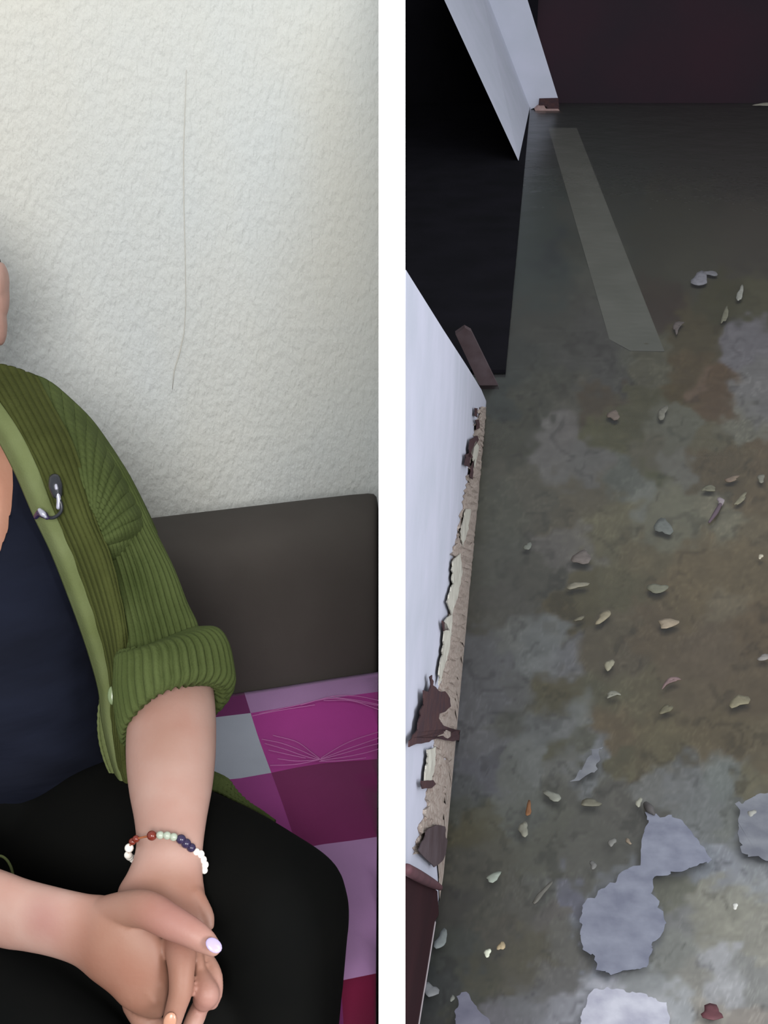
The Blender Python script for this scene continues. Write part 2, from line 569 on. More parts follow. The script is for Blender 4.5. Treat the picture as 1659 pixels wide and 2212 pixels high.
# ears
for sx in (-1, 1):
    ec = HC + np.array([sx * 0.078, 0.005, -0.002])
    body.append(ball(ec, 1, 14, 12, (0.011, 0.020, 0.034)))
    body.append(ball(ec + np.array([sx * 0.004, 0, 0.012]), 1, 12, 10, (0.008, 0.022, 0.022)))
    body.append(ball(ec + np.array([-sx * 0.004, -0.006, -0.034]), 1, 12, 10, (0.010, 0.018, 0.03)))
# upper arms (under the sleeves)
body.append(tube([(130, 960, 1.60, 50), (230, 1100, 1.58, 46), (300, 1250, 1.545, 48), (352, 1400, 1.505, 55), (370, 1500, 1.48, 72)], 30, 24))
body.append(tube([(-500, 980, 1.585, 78), (-580, 1250, 1.56, 70), (-560, 1560, 1.50, 74), (-420, 1760, 1.46, 78)], 30, 24))
# left forearm and hand (viewer's right)
body.append(loft([(300, 1420, 452, 1420, 1.50, .9), (285, 1500, 462, 1490, 1.475, .92), (273, 1580, 467, 1560, 1.455, .92), (272, 1650, 466, 1630, 1.435, .9),
                  (279, 1715, 459, 1700, 1.41, .88), (289, 1768, 448, 1762, 1.385, .84), (294, 1815, 440, 1818, 1.362, .78), (290, 1848, 437, 1860, 1.35, .70),
                  (275, 1885, 439, 1900, 1.342, .58), (254, 1925, 446, 1945, 1.336, .5), (258, 1975, 455, 1985, 1.33, .48), (300, 2020, 452, 2012, 1.325, .5),
                  (345, 2050, 442, 2045, 1.32, .5)], 80, 48))
# knuckle of the left little finger beyond the thumb
body.append(tube([(420, 1930, 1.33, 20), (446, 1975, 1.325, 16), (452, 1998, 1.322, 12)], 12, 14))
# right forearm and back of the right hand
body.append(loft([(-420, 1690, -430, 1840, 1.46, .9), (-300, 1765, -310, 1930, 1.43, .92), (-150, 1826, -155, 2004, 1.39, .92), (0, 1877, -6, 2046, 1.355, .9),
                  (60, 1899, 50, 2055, 1.34, .86), (120, 1915, 108, 2067, 1.326, .8), (187, 1930, 160, 2086, 1.314, .7), (226, 1934, 198, 2117, 1.306, .6),
                  (268, 1945, 236, 2146, 1.300, .5), (312, 1972, 264, 2174, 1.297, .44), (342, 2015, 292, 2190, 1.295, .42), (358, 2065, 322, 2200, 1.294, .42),
                  (366, 2110, 346, 2200, 1.295, .42), (366, 2150, 352, 2196, 1.30, .5)], 84, 48))
# tendon ridges and knuckles on the right hand
for path in ([(225, 2035, 1.290, 9), (268, 2082, 1.288, 11), (312, 2130, 1.287, 15), (335, 2160, 1.289, 16)],
             [(230, 2005, 1.291, 9), (280, 2045, 1.288, 11), (322, 2090, 1.287, 15), (346, 2125, 1.289, 16)],
             [(215, 2070, 1.293, 9), (250, 2112, 1.291, 10), (285, 2150, 1.289, 13)]):
    body.append(tube(path, 14, 12))
# thumb
body.append(tube([(222, 1966, 1.30, 30), (275, 1962, 1.288, 38), (318, 1966, 1.278, 41), (365, 1990, 1.268, 38), (410, 2013, 1.262, 33), (440, 2032, 1.260, 28), (458, 2046, 1.261, 21)], 30, 22, 0.85))
# left index finger over the right hand, pointing down
body.append(tube([(384, 2000, 1.312, 30), (390, 2052, 1.288, 34), (392, 2100, 1.276, 29), (390, 2142, 1.272, 26), (380, 2178, 1.272, 23), (370, 2212, 1.274, 21), (362, 2245, 1.28, 17)], 34, 20, 0.9))
# sliver of the next finger, then the curled ring and little fingers
body.append(tube([(418, 2040, 1.312, 18), (429, 2075, 1.298, 13), (431, 2100, 1.294, 13), (430, 2128, 1.297, 13)], 18, 14))
body.append(tube([(430, 2050, 1.318, 15), (454, 2080, 1.308, 15), (466, 2108, 1.300, 15), (468, 2142, 1.296, 14), (458, 2168, 1.296, 14)], 22, 14))
body.append(tube([(428, 2092, 1.298, 15), (438, 2122, 1.290, 24), (446, 2146, 1.285, 29), (442, 2158, 1.287, 27)], 14, 18))
body.append(tube([(436, 2165, 1.305, 18), (424, 2195, 1.292, 21), (410, 2228, 1.288, 20), (400, 2260, 1.29, 18)], 16, 14))
# lower fingers of the right hand folded under the palm
body.append(tube([(285, 2172, 1.315, 22), (310, 2202, 1.306, 26), (350, 2230, 1.305, 26), (380, 2250, 1.31, 22)], 16, 16))
# pelvis, thighs, shins, feet (under the trousers)
hipL, hipR = P(60, 1830, 1.70), P(-400, 1830, 1.70)
kneeL, kneeR = P(604, 1962, 1.39), P(235, 2440, 1.27)
hipL[2], hipR[2] = 0.535, 0.515
ankL = np.array([kneeL[0] - 0.03, kneeL[1] - 0.05, 0.09])
ankR = np.array([kneeR[0] - 0.02, kneeR[1] - 0.02, 0.09])
for h, k, a in ((hipL, kneeL, ankL), (hipR, kneeR, ankR)):
    body.append(tube([(*h, .085), (*((h + k) / 2), .072), (*k, .058)], 24, 20, pix=False))
    body.append(tube([(*k, .058), (*((k * .65 + a * .35)), .052), (*a, .034)], 24, 20, pix=False))
    body.append(tube([(*(a + np.array([0, 0.05, -0.045])), .03), (*(a + np.array([0, -0.02, -0.04])), .036), (*(a + np.array([0, -0.12, -0.062])), .03), (*(a + np.array([0, -0.17, -0.068])), .022)], 16, 16, pix=False))
body.append(tube([(*hipL, .09), (*((hipL + hipR) / 2), .11), (*hipR, .09)], 16, 24, pix=False))
person = obj('person', *join(body), M['skin'])
mod(person, 'REMESH', mode='VOXEL', voxel_size=0.0019, use_smooth_shade=True)
mod(person, 'SMOOTH', factor=0.5, iterations=5)
bake(person)
# skin tone: pale forearms, ruddier hands, pink ear and thumb, tanned chest
nv = len(person.data.vertices)
co = np.empty(nv * 3)
person.data.vertices.foreach_get('co', co)
co = co.reshape(-1, 3)
pale, ruddy, pink, tan_ = (np.array(L(*c)) for c in ((170, 138, 127), (138, 101, 85), (146, 98, 93), (172, 126, 104)))


def near(c, r0, r1):
    d = np.linalg.norm(co - c, axis=1)
    t = np.clip((r1 - d) / (r1 - r0), 0, 1)
    return (t * t * (3 - 2 * t))[:, None]


tone = np.tile(pale, (nv, 1))
for c, col, r0, r1 in ((P(310, 2080, 1.29), ruddy, 0.045, 0.105), (P(370, 1960, 1.32), ruddy, 0.02, 0.05), (P(385, 1985, 1.265), pink, 0.005, 0.055), (P(445, 2160, 1.285), pink, 0.0, 0.03),
                       (P(345, 1590, 1.40), ruddy, 0.005, 0.05), (P(100, 1985, 1.31), pink, 0.0, 0.035), (P(-40, 1080, 1.5), tan_, 0.06, 0.14)):
    k = near(c, r0, r1) * (0.55 if r0 <= 0.005 else 1.0)
    tone = tone * (1 - k) + col * k
ta = person.data.color_attributes.new('tone', 'FLOAT_COLOR', 'POINT')
ta.data.foreach_set('color', np.concatenate([tone, np.ones((nv, 1))], 1).ravel())
nt = M['skin'].node_tree
rmp = [n for n in nt.nodes if n.type == 'VALTORGB'][0]
rmp.color_ramp.elements[0].color = (1, 1, 1, 1)
rmp.color_ramp.elements[1].color = (0.93, 0.83, 0.80, 1)
vc = nt.nodes.new('ShaderNodeVertexColor')
vc.layer_name = 'tone'
mx = nt.nodes.new('ShaderNodeMix')
mx.data_type = 'RGBA'
mx.blend_type = 'MULTIPLY'
mx.inputs[0].default_value = 1
nt.links.new(vc.outputs[0], mx.inputs[6])
nt.links.new(rmp.outputs[0], mx.inputs[7])
nt.links.new(mx.outputs[2], nt.nodes['Principled BSDF'].inputs['Base Color'])
tag(person, 'person in an olive cardigan and navy top sitting with clasped hands on the sofa', 'person')

# nails
def nail(px, py, d, ax, ay, rx, ry, m, tilt=0.0):
    c = P(px, py, d)
    a = P(px + ax, py + ay, d) - c
    a /= np.linalg.norm(a)
    vd = c - CAM
    vd /= np.linalg.norm(vd)
    b = np.cross(a, vd)
    n_ = np.cross(b, a)
    n_ = n_ + b * tilt
    n_ /= np.linalg.norm(n_)
    b = np.cross(n_, a)
    R = np.stack([a * rx / F * d, b * ry / F * d, n_ * 0.0022], axis=1)
    return obj('fingernail', *ball(c, 1, 16, 10, (1, 1, 1), R), m, person)


n1 = nail(462, 2042, 1.2465, 0.80, 0.62, 20, 15, M['nail'], -0.35)
n1['label'] = 'shiny lavender thumbnail'
nail(367, 2206, 1.2605, -0.28, 1, 20, 14, M['nail_plain'])
# face parts
for sx in (-1, 1):
    e = obj('eye', *ball(HC + np.array([sx * 0.031, -0.0668, 0.008]), 0.0115, 16, 10), M['eye'], person)
    obj('iris', *ball(HC + np.array([sx * 0.031, -0.0772, 0.007]), 0.0046, 12, 8, (1, 0.35, 1)), M['iris'], e)
    obj('eyelid', *tube([(*(HC + np.array([sx * 0.019, -0.0735, 0.009])), .002), (*(HC + np.array([sx * 0.031, -0.0772, 0.0145])), .0042), (*(HC + np.array([sx * 0.043, -0.0700, 0.009])), .002)], 12, 8, pix=False), M['skin_lid'], person)
    obj('eyebrow', *tube([(*(HC + np.array([sx * 0.016, -0.0845, 0.027])), .002), (*(HC + np.array([sx * 0.032, -0.083, 0.032])), .003), (*(HC + np.array([sx * 0.047, -0.072, 0.027])), .0018)], 10, 8, pix=False), M['hair'], person)
obj('lips', *tube([(*(HC + np.array([-0.021, -0.073, -0.060])), .002), (*(HC + np.array([0, -0.0835, -0.060])), .006), (*(HC + np.array([0.021, -0.073, -0.060])), .002)], 12, 10, pix=False), M['lip'], person)
# hair drawn back from the face
hv2, hf = [], []
for i in range(hr + 1):
    ph = math.pi * i / hr
    for j in range(hs):
        t = 2 * math.pi * j / hs
        x, yv, z = math.sin(ph) * math.cos(t), math.sin(ph) * math.sin(t), math.cos(ph)
        hv2.append(HC + np.array([x * 0.0775, 0.004 + yv * 0.096, z * 0.123]))
for q in grid_faces(hr + 1, hs, True):
    c = sum(np.asarray(hv2[k]) - HC for k in q) / 4
    if (c[2] > 0.072 and c[1] > -0.09 + (0.118 - c[2]) * 0.6) or (c[1] > 0.026 and c[2] > -0.06):
        hf.append(q)
hair = obj('hair', hv2, hf, M['hair'], person)
mod(hair, 'SOLIDIFY', thickness=0.004)

# ---- navy top
NT, MT = 220, 170
tv, tf = loft([(-330, 840, -10, 830, 1.60, .8), (-440, 915, 95, 900, 1.605, .5), (-515, 1000, 185, 985, 1.605, .52), (-520, 1200, 190, 1200, 1.605, .64),
               (-525, 1400, 208, 1400, 1.605, .70), (-530, 1560, 232, 1560, 1.615, .70), (-540, 1700, 262, 1700, 1.635, .64), (-540, 1840, 270, 1840, 1.67, .54)], MT, NT, caps=False,
              disp=lambda u, th: 0.0022 * np.sin(46 * u + 2.2 * np.sin(3 * th) + th) * np.clip(u * 2 - 0.5, 0, 1) + 0.0016 * np.sin(70 * u + 4 * th))
tv = np.asarray(tv)
neck = [(30, 870), (27, 960), (29, 1050), (26, 1095), (18, 1145), (2, 1190), (-60, 1275), (-165, 1330), (-270, 1275), (-330, 1190), (-350, 1095), (-345, 870)]


def inside(px, py, poly):
    c = False
    for i in range(len(poly)):
        x1, y1 = poly[i]
        x2, y2 = poly[i - 1]
        if (y1 > py) != (y2 > py) and px < (x2 - x1) * (py - y1) / (y2 - y1) + x1:
            c = not c
    return c


def pix(q):
    v = np.asarray(q) - CAM
    d = v @ FW
    return 829.5 + F * (v @ RT) / d, 1106 - F * (v @ UP) / d, d


keep = []
for q in tf:
    c = tv[list(q)].mean(axis=0)
    x, y, d = pix(c)
    if d < 1.60 and inside(x, y, neck):
        continue
    keep.append(q)
cnt = {}
for q in keep:
    for a, b in zip(q, q[1:] + q[:1]):
        e = (min(a, b), max(a, b))
        cnt[e] = cnt.get(e, 0) + 1
rim = {v_ for e, c in cnt.items() if c == 1 for v_ in e if NT <= v_ < (MT - 1) * NT}
NK = np.array(neck + [neck[0]], float)
for k in rim:
    x, y, d = pix(tv[k])
    best = None
    for a, b in zip(NK[:-1], NK[1:]):
        h = np.clip(np.dot((x, y) - a, b - a) / np.dot(b - a, b - a), 0, 1)
        q = a + h * (b - a)
        e = np.hypot(*(q - (x, y)))
        if best is None or e < best[0]:
            best = (e, q)
    tv[k] = P(best[1][0], best[1][1], d - 0.001)
top = obj('top', tv, keep, M['navy'], person)
mod(top, 'SOLIDIFY', thickness=0.003, offset=-1)

# ---- trousers
tr = []
for h, k, a, sc in ((hipL, kneeL, ankL, 1), (hipR, kneeR, ankR, 1)):
    tr.append(tube([(*h, .095), (*(h * .6 + k * .4), .098), (*(h * .22 + k * .78), .087), (*k, .0715)], 30, 28, pix=False))
    tr.append(tube([(*k, .0715), (*(k * .8 + a * .2), .068), (*(k * .5 + a * .5), .062), (*a, .05)], 30, 28, pix=False))
tr.append(tube([(*hipL, .095), (*((hipL + hipR) / 2), .105), (*hipR, .095)], 16, 24, pix=False))
tr.append(loft([(-520, 1720, 255, 1720, 1.64, .64), (-540, 1800, 300, 1800, 1.66, .6), (-540, 1845, 320, 1845, 1.67, .5)], 14, 40))
# the lap between the legs
tr.append(tube([(-60, 2050, 1.45, 120), (180, 2135, 1.42, 140), (420, 2190, 1.42, 145)], 20, 24))
tr.append(tube([(20, 1870, 1.60, 110), (200, 1900, 1.56, 130), (380, 1930, 1.53, 130), (540, 1960, 1.48, 130)], 24, 24))
trousers = obj('trousers', *join(tr), M['trousers'], person)
mod(trousers, 'REMESH', mode='VOXEL', voxel_size=0.006, use_smooth_shade=True)
mod(trousers, 'SMOOTH', factor=0.6, iterations=14)
bake(trousers)

# ---- cardigan: sleeve, cuffs, front panel, shoulder, back
card = bpy.data.objects.new('cardigan', None)
C.objects.link(card)
card.parent = person


def ribs(k, amp, ph=0.0):
    return lambda u, th: amp * (np.abs(np.cos(k * 0.5 * th + ph + 0.35 * np.sin(14 * u))) ** 0.7 - 0.5)


rb = ribs(34, 0.0060)


def sleeve_disp(u, th):
    fold = 0.004 * np.sin(th * 2 + 10 * u) * (0.2 + 0.8 * u)
    seam = -0.004 * math.exp(-((u - 0.90) / 0.012) ** 2)
    return rb(u, th) * np.clip(u * 3 - 0.45, 0.15, 1) + fold * 0.5 + seam


sl_v, sl_f = loft([(20, 800, 150, 862, 1.60, .6), (70, 850, 205, 925, 1.59, .8), (110, 940, 256, 990, 1.575, .9), (150, 1030, 296, 1060, 1.565, .95), (185, 1120, 335, 1148, 1.553, .95),
                   (212, 1210, 372, 1226, 1.54, .95), (235, 1300, 398, 1300, 1.525, .95), (252, 1370, 417, 1345, 1.51, .95), (258, 1420, 428, 1385, 1.50, .95), (262, 1470, 440, 1430, 1.495, .9)], 150, 300, sleeve_disp, caps=False)
slv = obj('sleeve', sl_v, sl_f, M['cardigan'], card)
mod(slv, 'SOLIDIFY', thickness=0.003, offset=-1)
rc = ribs(38, 0.0068)


def cuff_disp(u, th):
    roll = 0.007 * math.sin(math.pi * min(max(u, 0), 1)) ** 0.6
    return rc(u * 0.4, th) + roll + 0.003 * np.sin(3 * th + 2)


cf_v, cf_f = loft([(268, 1412, 404, 1358, 1.492, .95), (258, 1410, 448, 1360, 1.486, 1.0), (258, 1440, 470, 1392, 1.482, 1.0, .1), (258, 1500, 481, 1445, 1.476, 1.0, .25), (264, 1560, 485, 1485, 1.472, 1.0, .4),
                   (272, 1592, 473, 1508, 1.470, .98, .5), (284, 1575, 456, 1496, 1.474, .92, .5)], 80, 300, cuff_disp, caps=False)
cuff = obj('cuff', cf_v, cf_f, M['cardigan'], card)
mod(cuff, 'SOLIDIFY', thickness=0.003, offset=-1)
# far sleeve (outside the picture)
sr_v, sr_f = loft([(-490, 862, -360, 800, 1.60, .6), (-560, 960, -420, 940, 1.585, .85), (-640, 1150, -490, 1150, 1.57, .95), (-660, 1350, -490, 1350, 1.54, .95), (-660, 1540, -470, 1560, 1.51, .95), (-600, 1690, -440, 1640, 1.485, .95)], 90, 200, lambda u, th: rb(u, th), caps=False)
srv = obj('sleeve', sr_v, sr_f, M['cardigan'], card)
mod(srv, 'SOLIDIFY', thickness=0.003, offset=-1)


def sheet(name, ctrl, nu, nv, m, parent, disp=None, thick=0.004):
    """ctrl[v][u] = (px, py, depth)"""
    K = np.asarray(ctrl, float)
    A = cat_rom(K, np.linspace(0, 1, nv))
    B = np.stack([cat_rom(A[i], np.linspace(0, 1, nu)) for i in range(nv)])
    V = []
    for i in range(nv):
        for j in range(nu):
            x, y, d = B[i, j]
            if disp:
                d = d - disp(j / (nu - 1), i / (nv - 1))
            V.append(P(x, y, d))
    o = obj(name, V, grid_faces(nv, nu, False), m, parent)
    mod(o, 'SOLIDIFY', thickness=thick, offset=0)
    return o


def rib1(k, amp, ph=0):
    return lambda u, v: amp * abs(math.cos(math.pi * (k * u + ph))) ** 0.7 + 0.0009 * math.sin(95 * v + 9 * u)


# front panel between the button band and the fold by the arm
panel = [
    [(-60, 790, 1.560), (-20, 786, 1.566), (30, 795, 1.572), (80, 815, 1.578)],
    [(-20, 850, 1.520), (20, 852, 1.525), (65, 860, 1.535), (112, 875, 1.545)],
    [(30, 930, 1.498), (65, 935, 1.494), (110, 945, 1.496), (158, 962, 1.508)],
    [(72, 1010, 1.492), (108, 1022, 1.484), (150, 1040, 1.484), (190, 1064, 1.500)],
    [(106, 1100, 1.496), (142, 1110, 1.482), (180, 1122, 1.478), (208, 1130, 1.492)],
    [(142, 1180, 1.504), (176, 1190, 1.484), (212, 1198, 1.474), (238, 1200, 1.486)],
    [(172, 1260, 1.512), (205, 1270, 1.488), (236, 1276, 1.472), (258, 1280, 1.482)],
    [(200, 1340, 1.520), (228, 1348, 1.494), (254, 1352, 1.474), (272, 1354, 1.482)],
    [(224, 1420, 1.524), (244, 1425, 1.496), (262, 1428, 1.476), (276, 1430, 1.484)],
    [(236, 1490, 1.524), (250, 1495, 1.500), (262, 1500, 1.484), (272, 1504, 1.490)],
    [(238, 1560, 1.524), (250, 1566, 1.504), (262, 1575, 1.492), (272, 1585, 1.498)],
    [(250, 1640, 1.520), (258, 1645, 1.508), (268, 1655, 1.500), (280, 1665, 1.506)],
    [(268, 1705, 1.518), (276, 1710, 1.512), (284, 1716, 1.508), (292, 1722, 1.512)],
]
sheet('front_panel', panel, 130, 240, M['panel_knit'], card, rib1(8, 0.0055), 0.004)
# smooth button band along the opening
band = [[(x0 - wd, y0 + dy, d0 + 0.006), (x0 - wd * 0.5, y0 + dy * 0.5, d0 - 0.009), (x0 + 5, y0, d0 - 0.008)]
        for x0, y0, d0, wd, dy in ((-60, 790, 1.560, 36, 8), (-18, 852, 1.520, 38, 10), (36, 930, 1.497, 42, 12), (76, 1010, 1.490, 40, 12), (110, 1100, 1.492, 36, 10), (146, 1180, 1.500, 34, 10),
                                  (176, 1260, 1.507, 33, 8), (203, 1340, 1.514, 31, 6), (228, 1420, 1.519, 30, 4), (242, 1490, 1.520, 26, 2), (246, 1560, 1.521, 22, 0), (258, 1640, 1.518, 16, 0), (274, 1705, 1.517, 10, 0))]
sheet('button_band', band, 14, 160, M['placket'], card, lambda u, v: 0.0006 * math.sin(60 * v), 0.005)
# inner flap below the button, seen at the hem
flap = [[(222, 1480, 1.535), (235, 1485, 1.530)], [(212, 1540, 1.535), (240, 1540, 1.528)], [(214, 1600, 1.532), (248, 1600, 1.526)], [(232, 1660, 1.530), (264, 1660, 1.524)], [(262, 1708, 1.528), (280, 1712, 1.522)]]
sheet('hem_flap', flap, 20, 60, M['placket'], card, rib1(3, 0.002), 0.004)
# shoulder: ribs fan from the fold at the armpit out to the shoulder line
fan = [
    [(60, 806, 1.588), (95, 880, 1.545), (140, 985, 1.510), (182, 1072, 1.497)],
    [(106, 826, 1.588), (128, 900, 1.542), (160, 995, 1.506), (190, 1082, 1.494)],
    [(152, 864, 1.588), (164, 930, 1.536), (180, 1015, 1.502), (196, 1096, 1.492)],
    [(196, 908, 1.586), (198, 965, 1.530), (200, 1035, 1.500), (203, 1108, 1.491)],
    [(234, 960, 1.584), (228, 1005, 1.526), (218, 1062, 1.499), (208, 1120, 1.491)],
    [(266, 1010, 1.580), (252, 1042, 1.524), (234, 1090, 1.497), (213, 1134, 1.490)],
    [(294, 1060, 1.576), (274, 1086, 1.520), (248, 1118, 1.494), (220, 1150, 1.489)],
    [(318, 1108, 1.572), (294, 1128, 1.516), (262, 1150, 1.491), (227, 1172, 1.487)],
    [(338, 1152, 1.575), (312, 1178, 1.550), (276, 1206, 1.530), (240, 1225, 1.515)],
]
sheet('shoulder', fan, 90, 220, M['cardigan'], card, lambda u, v: 0.0058 * abs(math.cos(math.pi * (13 * v + 0.9 * u))) ** 0.7 * (0.45 + 0.55 * min(1, 4 * u * (1.05 - u) + 0.1)) + 0.0006 * math.sin(90 * u), 0.004)
# back and far front of the cardigan
bk_v, bk_f = loft([(-340, 800, 0, 800, 1.62, .6), (-470, 880, 125, 870, 1.622, .5), (-535, 1000, 196, 990, 1.622, .56), (-540, 1300, 205, 1300, 1.622, .70), (-548, 1560, 240, 1560, 1.63, .72), (-556, 1760, 285, 1760, 1.65, .66)], 60, 160, lambda u, th: 0.0015 * np.cos(60 * th), caps=False)
bk_v = np.asarray(bk_v)
kp = [q for q in bk_f if pix(bk_v[list(q)].mean(axis=0))[2] > 1.63 or pix(bk_v[list(q)].mean(axis=0))[0] < -400]
bkp = obj('back_panel', bk_v, kp, M['cardigan'], card)
mod(bkp, 'SOLIDIFY', thickness=0.003, offset=1)
# hem lying on the thigh beside the forearm
hem = [[(430, 1700, 1.555), (445, 1676, 1.57), (460, 1668, 1.585)], [(470, 1712, 1.553), (482, 1692, 1.565), (492, 1684, 1.575)], [(500, 1727, 1.551), (506, 1714, 1.56), (511, 1708, 1.565)],
       [(530, 1742, 1.549), (533, 1736, 1.553), (536, 1732, 1.556)], [(560, 1757, 1.546), (562, 1753, 1.549), (563, 1751, 1.55)], [(592, 1777, 1.542), (593, 1775, 1.544), (594, 1774, 1.545)]]
sheet('hem', hem, 24, 60, M['cardigan'], card, rib1(3, 0.001), 0.004)
obj('hem_edge', *tube([(440, 1704, 1.562, 7), (470, 1708, 1.56, 6), (505, 1726, 1.555, 5), (545, 1750, 1.548, 4), (590, 1776, 1.54, 2)], 24, 8), M['placket'], card)
# buttons
def disc(px, py, d, r, m, name, sq=1.0):
    c = P(px, py, d)
    vd = (c - CAM) / np.linalg.norm(c - CAM)
    b = np.cross(vd, UP)
    b /= np.linalg.norm(b)
    R = np.stack([b * r * sq / F * d, np.cross(b, vd) * r / F * d, vd * 0.003], axis=1)
    return obj(name, *ball(c, 1, 18, 10, (1, 1, 1), R), m, card)


disc(243, 1502, 1.502, 21, M['button'], 'button', 0.5)
ring_pts = [(x, y, 1.50, 3.2) for x, y in ((-34, 1868), (-20, 1853), (0, 1849), (14, 1857), (24, 1874), (29, 1895))]
obj('drawstring_loop', *tube(ring_pts, 20, 8), M['placket'], card)

# ------------------------------------------------------------------ clip microphone
mic = thing('clip_microphone', 'small black clip-on microphone pinned to the cardigan edge', 'microphone')
obj('capsule', *tube([(118, 1036, 1.468, 13), (120, 1050, 1.466, 15), (123, 1066, 1.466, 12)], 14, 16), M['black_plastic'], mic)
g = obj('grille', *tube([(121, 1048, 1.4595, 3), (122, 1055, 1.4595, 4)], 8, 12), M['steel'], mic)
obj('clip_bar', *tube([(124, 1064, 1.463, 5), (127, 1080, 1.463, 5), (126, 1096, 1.464, 5)], 10, 10), M['steel'], mic)
obj('cable', *tube([(122, 1072, 1.463, 4), (132, 1088, 1.463, 4), (131, 1106, 1.464, 4), (116, 1118, 1.466, 4), (98, 1116, 1.470, 4), (86, 1108, 1.475, 4)], 26, 8), M['black_plastic'], mic)
obj('clip', *tube([(78, 1116, 1.476, 6), (86, 1108, 1.470, 8), (95, 1112, 1.466, 8), (102, 1118, 1.466, 5)], 12, 12), M['navy_bead'], mic)
obj('clip_tip', *tube([(86, 1102, 1.463, 5), (93, 1110, 1.461, 7), (98, 1116, 1.461, 4)], 8, 10), M['steel'], mic)

# ------------------------------------------------------------------ bracelet
br = thing('bracelet', 'bracelet of pearl, dark red, pale green and navy beads on the left wrist', 'bracelet')
front = [(277, 1847, 9, 'pearl'), (279, 1832, 10, 'pearl'), (286, 1818, 8, 'red_bead'), (294, 1812, 8, 'red_bead'), (328, 1805, 11, 'red_bead'), (346, 1804, 9, 'green_bead'), (361, 1805, 9, 'green_bead'),
         (375, 1808, 9, 'green_bead'), (391, 1813, 11, 'navy_bead'), (402, 1822, 11, 'navy_bead'), (413, 1831, 10, 'navy_bead'), (424, 1840, 8, 'pearl'), (433, 1845, 9, 'pearl'), (438, 1857, 9, 'pearl'), (442, 1868, 9, 'pearl'), (441, 1880, 8, 'pearl')]
cord = []
for px, py, r, mname in front:
    o_ = (px - 361) / 84
    d = 1.362 - 0.0345 * 0.82 * math.sqrt(max(0, 1 - o_ * o_)) - 0.003
    cord.append((px, py, d, 2.2))
    b = obj('bead', *ball(P(px, py, d), r / F * d, 14, 10), M[mname], br)
    b['label'] = {'pearl': 'pearly white bead', 'red_bead': 'dark red bead', 'green_bead': 'pale green bead', 'navy_bead': 'dark navy bead'}[mname]
for k in range(10):
    t = math.pi * (k + 0.5) / 10
    px, py = 361 + 82 * math.cos(t), 1862 - 14 * math.cos(t) * -1 + 14 * math.sin(t)
    d = 1.362 + 0.032 * math.sin(t)
    cord.append((px, py, d, 2.2))
    obj('bead', *ball(P(px, py, d), 9 / F * d, 10, 8), M['pearl'], br)
cord.append(cord[0])
obj('cord', *tube(cord, 90, 6), M['cord'], br)

# ------------------------------------------------------------------ flooded room: shell
fr = obj('floor', *box(0.0, 5.0, 0.9, 11.0, -0.16, -0.08), M['maroon_wood'], smooth=False)
struct(fr, 'flooded floor slab beneath the water')

# white wall on the left of the water: two straight runs with a sloping top
pA, dA = Z(975, 1680), Z(1050, 870) - Z(975, 1680)
nA = np.array([dA[1], -dA[0], 0])
nA /= np.linalg.norm(nA)
Acorner = pA + dA * ((1.86 - pA[1]) / dA[1])
pB = Z(905, 2212)
dB = Acorner - pB
nB = np.array([dB[1], -dB[0], 0])
nB /= np.linalg.norm(nB)


def WA(px, py, off=0.0):
    return PL(px, py, pA + nA * off, nA)


def WB(px, py, off=0.0):
    return PL(px, py, pB + nB * off, nB)


def WW(px, py, off=0.0):
    q = WA(px, py, off)
    return q if q[1] > Acorner[1] else WB(px, py, off)


def topedge_y(px):
    return np.interp(px, [875, 960, 1010, 1040, 1050], [580, 716, 793, 842, 866])


# far end of the top edge first, then towards the viewer
topA = [WA(px, topedge_y(px)) for px in (1050, 1045, 1040, 1025, 1010, 985, 960)]
cz = None
lo, hi = 860.0, 1050.0
for _ in range(40):
    mid = (lo + hi) / 2
    if WA(mid, topedge_y(mid))[1] > Acorner[1]:
        hi = mid
    else:
        lo = mid
pc = WA(lo, topedge_y(lo))
topA = [q for q in topA if q[1] > pc[1]] + [pc]
topB = [WB(px, topedge_y(px)) for px in np.linspace(lo, 877, 5)[1:]]
base = [np.array([WA(1052, 874)[0], WA(1052, 874)[1], -0.08]), np.array([Acorner[0], Acorner[1], -0.08]), np.array([topB[-1][0], topB[-1][1], -0.08])]
fA = topA + [base[1], base[0]]
fB = [topA[-1]] + topB + [base[2], base[1]]
nAt, nBt = nA * 0.03, nB * 0.004
V, Fc = [], []
for poly, nn in ((fA, nAt), (fB, nBt)):
    k = len(V)
    n_ = len(poly)
    V += poly + [q - nn for q in poly]
    Fc += [tuple(range(k, k + n_)), tuple(range(k + n_, k + 2 * n_))[::-1]] + [(k + i, k + n_ + i, k + n_ + (i + 1) % n_, k + (i + 1) % n_) for i in range(n_)]
wl = obj('wall_left', V, Fc, M['white_wall'], smooth=False)
fix_normals(struct(wl, 'white painted wall with a sloping top beside the flood water'))


def patch_on(fn, poly, off, thick, m, name, parent, bev=0.0):
    pts = []
    for k in range(len(poly)):
        a, b = np.array(poly[k], float), np.array(poly[(k + 1) % len(poly)], float)
        n_ = max(1, int(np.linalg.norm(b - a) / 7))
        for h in range(n_):
            pts.append(a + (b - a) * h / n_ + RNG.normal(0, 0.9, 2))
    front = [WW(x, y, off + thick) for x, y in pts]
    back_ = [q - nA * thick for q in front]
    o = obj(name, *prism(back_, front), m, parent, smooth=False)
    fix_normals(o)
    return o


